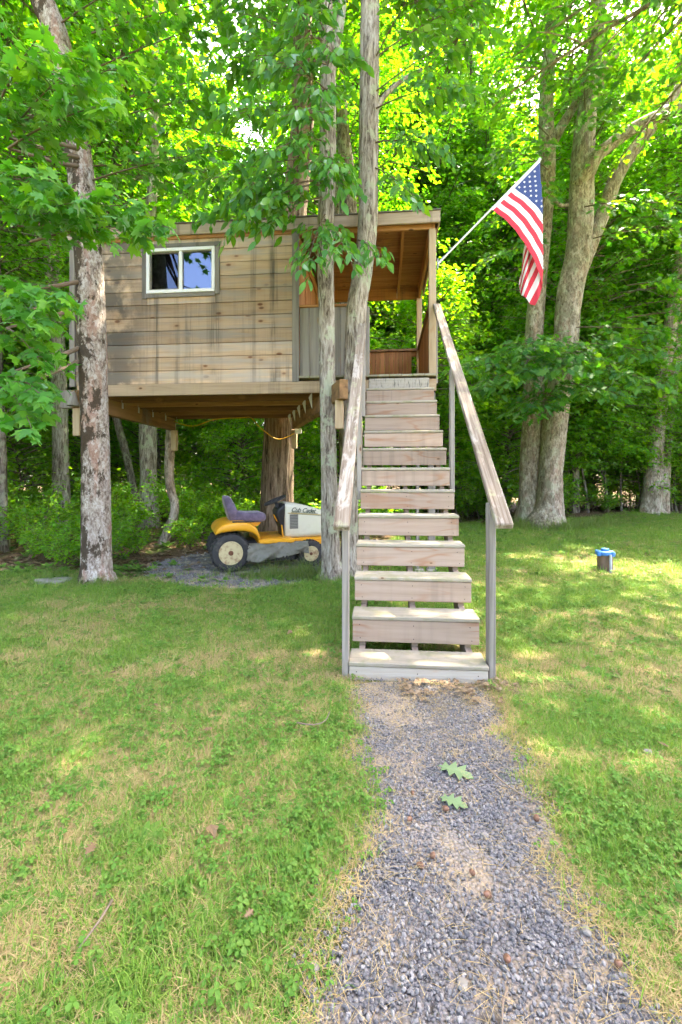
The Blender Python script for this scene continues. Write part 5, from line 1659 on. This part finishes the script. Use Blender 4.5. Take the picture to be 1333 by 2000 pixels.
Ps, Rs, Ss, Is = [], [], [], []
for (n, y0, y1, sc0, rs) in ((42000, .75, 2.6, .95, 3), (46000, 2.6, 5.8, 1.15, 4), (44000, 5.8, 16.5, 1.8, 5)):
    x, y, rg = wedge(n, y0, y1, .8, rs)
    k = (rg.random(n) < lawn_mask(x, y)) & (rg.random(n) > path_mask(x, y) * 1.02) & bases_ok(x, y)
    k &= ~(in_poly(x, y, PATCH) & (rg.random(n) < .86))
    x, y = x[k], y[k]
    m = len(x)
    dry = fbm(x * 1.7, y * 1.7, 31); cl_ = fbm(x * 1.3, y * 1.3, 37)
    pe = path_mask(x, y)
    dry = dry + np.where((np.abs(x - .22) < .75) & (y < 2.9), .10, 0) + pe * .25
    u = rg.random(m)
    pdry = np.clip((dry - .38) * 2.3, .15, .60) * np.where(y > 5.8, .55, 1)
    pclo = np.clip((cl_ - .40) * .8, .06, .17)
    idx = np.where(u < pdry, np.where(rg.random(m) < .55, 2, 3), np.where(rg.random(m) < pclo, np.where(rg.random(m) < .6, 4, 5), np.where(rg.random(m) < .5, 0, 1)))
    wk = rg.random(m)
    idx = np.where((wk < .012) & (pe < .1), 6, np.where((wk < .035) & (pe < .1), 7, idx))
    Ps.append(np.stack([x, y, ground_z(x, y) - .002], 1))
    Rs.append(np.stack([rg.normal(0, .10, m), rg.normal(0, .10, m), rg.uniform(0, 6.28, m)], 1))
    Ss.append(sc0 * rg.uniform(.7, 1.3, m)); Is.append(idx)
scatter('lawn_grass', np.concatenate(Ps), np.concatenate(Rs), np.concatenate(Ss), np.concatenate(Is), SRC, 'short patchy green grass with clover and dry straw')

# tall grass round tree bases and in front of the mower, ferns at the wood edge
SRC2 = [source('tall_a', blades(26, .07, .14, .34, .0045, .7, 0, 21, 4, M['tallgrass'])), source('tall_b', blades(20, .09, .10, .26, .004, 1.0, 0, 22, 4, M['tallgrass'])),
        source('weed_a', rosette(10, .13, 'ash', 23, M['clover'], 1.4)), source('weed_b', rosette(9, .11, 'mid', 24, M['clover'], 1.6))]
rg = np.random.default_rng(77)
Q = []
def blob(cx, cy, sx, sy, n, s0, s1, kinds):
    for _ in range(n):
        x, y = rg.normal(cx, sx), rg.normal(cy, sy)
        Q.append((x, y, rg.uniform(s0, s1), kinds[rg.integers(len(kinds))]))
blob(-.95, 5.50, .22, .14, 80, .6, 1.15, (0, 1)); blob(-1.5, 5.45, .3, .10, 50, .4, .9, (0, 1, 2)); blob(-1.4, 5.3, .25, .12, 40, .3, .6, (1, 2)); blob(-.5, 5.25, .22, .15, 30, .3, .7, (0, 1))
blob(4.0, 12.0, .7, .35, 160, .9, 1.7, (0, 1)); blob(5.6, 12.7, .6, .4, 80, .8, 1.5, (0, 1)); blob(-3.3, 4.86, .26, .08, 70, .35, .75, (1, 0)); blob(-3.0, 5.2, .3, .2, 25, .3, .7, (1, 2, 3))
blob(-4.2, 5.0, .5, .25, 80, .35, .8, (0, 1, 2, 3)); blob(-3.9, 5.7, .8, .3, 60, .5, 1.0, (2, 3)); blob(.75, 2.9, .10, .25, 22, .25, .55, (0, 1)); blob(.9, 3.6, .15, .5, 30, .3, .6, (0, 1))
blob(1.5, 7.5, .6, .8, 60, .4, .9, (0, 1)); blob(-2.2, 5.1, .7, .12, 30, .25, .5, (1, 2)); blob(2.0, 10.5, .8, 1.2, 90, .7, 1.3, (0, 1, 3)); blob(-.30, 2.75, .04, .08, 8, .2, .35, (0, 1))
for _ in range(900):
    y = 5.8 + 14 * rg.random(); x = rg.uniform(-.9 * y - 1, .7 * y + 1)
    if lawn_mask(x, y) < .3 and not (-3.4 < x < -.3 and y < 7.4): Q.append((x, y, rg.uniform(.6, 1.7), (2, 3, 3, 1)[rg.integers(4)]))
Q = np.array([q for q in Q if not (SX0 - .03 < q[0] < SX1 + .03 and 2.6 < q[1] < 5.9)])
scatter('tall_grass', np.stack([Q[:, 0], Q[:, 1], ground_z(Q[:, 0], Q[:, 1]) - .005], 1), np.stack([rg.normal(0, .1, len(Q)), rg.normal(0, .1, len(Q)), rg.uniform(0, 6.28, len(Q))], 1), Q[:, 2], Q[:, 3].astype(int), SRC2,
        'tall grass and leafy weeds round the tree bases and wood edge')

# gravel
stones_me = []
for k in range(5):
    me = rock('stone', 100 + k, 1.0, (.85, .7, .95, .75, .8)[k], (.6, .7, .55, .65, .5)[k], 1); me.materials.append(M['stone']); stones_me.append(source('stone', me))
rg = np.random.default_rng(9)
n = 70000
y = rg.uniform(.72, 2.74, n); x = rg.uniform(-.42, .82, n)
k = rg.random(n) < path_mask(x, y) * np.clip(.12 + 2.6 * (fbm(x * 3.4, y * 3.4, 51) - .30) + (1.75 - y) * .42, .06, .92)
x, y = x[k], y[k]
s = .0020 + .0080 * rg.random(len(x)) ** 3.0
z = ground_z(x, y) + .010 + s * .25
n2 = 5000
x2 = rg.uniform(-3.4, -.6, n2); y2 = rg.uniform(4.6, 7.6, n2)
k2 = in_poly(x2, y2, PATCH) & (rg.random(n2) < np.clip((fbm(x2 * 1.5, y2 * 1.5, 52) - .2) * 2.5, .1, 1))
x2, y2 = x2[k2], y2[k2]; s2 = .008 + .012 * rg.random(len(x2)) ** 2
z2 = ground_z(x2, y2) + .012
X_, Y_, Z_, S_ = np.concatenate([x, x2]), np.concatenate([y, y2]), np.concatenate([z, z2]), np.concatenate([s, s2])
scatter('gravel', np.stack([X_, Y_, Z_], 1), rg.uniform(0, 6.28, (len(X_), 3)), S_, rg.integers(0, 5, len(X_)), stones_me, 'loose blue-grey gravel stones')

# dry needles and straw lying on the path, litter on the forest floor
SRC3 = [source('needles', blades(5, .05, .03, .075, .0011, .5, .97, 61, 2, M['straw'])), source('litter_a', rosette(3, .07, 'oak', 62, M['brown_leaf'], .25)), source('litter_b', rosette(3, .06, 'mid', 63, M['brown_leaf'], .3))]
y = rg.uniform(.75, 2.74, 3600); x = rg.uniform(-.4, .9, 3600)
pm = path_mask(x, y)
k = (rg.random(3600) < .30 + .7 * np.clip((y - 1.9) / .6, 0, 1) + .7 * (pm < .8)) & (pm > .02)
x, y = x[k], y[k]
P3 = [np.stack([x, y, ground_z(x, y) + .012], 1)]; I3 = [np.zeros(len(x), int)]; S3 = [rg.uniform(.6, 1.2, len(x))]
x = rg.uniform(.1, .75, 160); y = rg.normal(2.62, .10, 160); k = y < 2.72; x, y = x[k], y[k]
P3.append(np.stack([x, y, ground_z(x, y) + .02], 1)); I3.append(rg.integers(0, 3, len(x))); S3.append(rg.uniform(.4, .7, len(x)))
y = 5.4 + 13 * rg.random(9000); x = rg.uniform(-.9 * y - 1, .7 * y + 1, 9000)
k = (lawn_mask(x, y) < .4) & ~(in_poly(x, y, PATCH) & (rg.random(9000) < .8)); x, y = x[k], y[k]
P3.append(np.stack([x, y, ground_z(x, y) + .008], 1)); I3.append(rg.integers(1, 3, len(x))); S3.append(rg.uniform(.7, 1.5, len(x)))
P3 = np.concatenate(P3)
scatter('leaf_litter', P3, np.stack([rg.normal(0, .2, len(P3)), rg.normal(0, .2, len(P3)), rg.uniform(0, 6.28, len(P3))], 1), np.concatenate(S3), np.concatenate(I3), SRC3, 'brown dead leaves and dry straw littering the ground')

# ------------------------------------------------------------------ shrubs at the wood edge
def make_shrub(seed, h, nb, leaf, kind):
    rs = np.random.default_rng(seed)
    L_ = Leaves(kind); w = MB()
    for i in range(nb):
        a = i * 2.399 + rs.uniform(-.4, .4); r = rs.uniform(.25, .9) * h * .75
        zt = h * rs.uniform(.35, 1.0)
        bough(L_, w, (rs.normal(0, .04), rs.normal(0, .04), .02), (math.cos(a) * r, math.sin(a) * r, zt), .10, .3, .20 * h + .08, 9, 7, leaf, .35, .5, .3, .008, .04, 4, .3)
    mw = mesh_from('stems', w.v, w.f, True); mw.materials.append(M['twig'])
    return mw, L_.mesh('leaves', LF['under'])
SHR = [make_shrub(1, .9, 14, .085, 'ash'), make_shrub(2, .65, 12, .075, 'mid'), make_shrub(3, 1.3, 18, .09, 'mid')]
shrubs = []
fr_ = random.Random(12)
tries = 0
while len(shrubs) < 110 and tries < 9000:
    tries += 1
    y = 5.9 + 11 * fr_.random() ** 1.2; x = fr_.uniform(-.9 * y - .5, .70 * y + 1)
    if lawn_mask(x, y) > .05: continue
    if -3.7 < x < 1.1 and y < 8.3: continue
    if not far_enough(x, y, .55, shrubs) or not far_enough(x, y, .45, keep): continue
    if y > 7.5 and y < 10.8 and (abs(x / y + .742) < .05 or abs(x / y + .53) < .05): continue
    shrubs.append((x, y))
shrubs += [(-2.85, 7.7), (-3.3, 7.6), (-3.75, 6.0), (-4.2, 5.8)]
for (x, y) in shrubs:
    pr = SHR[fr_.randrange(3)]
    near = y < 8.0
    r_ = thing('shrub', 'low leafy green shrub on the forest floor at the wood edge', 'shrub', (x, y, float(ground_z(x, y)) - .01), 'shrubs on the forest floor')
    s = fr_.uniform(.45, .75) if near else fr_.uniform(.7, 1.25)
    r_.scale = (s, s, s); r_.rotation_euler = (0, 0, fr_.uniform(0, 6.28))
    for nm, me in zip(('stems', 'leaves'), pr):
        o = bpy.data.objects.new(nm, me); COL.objects.link(o); o.parent = r_
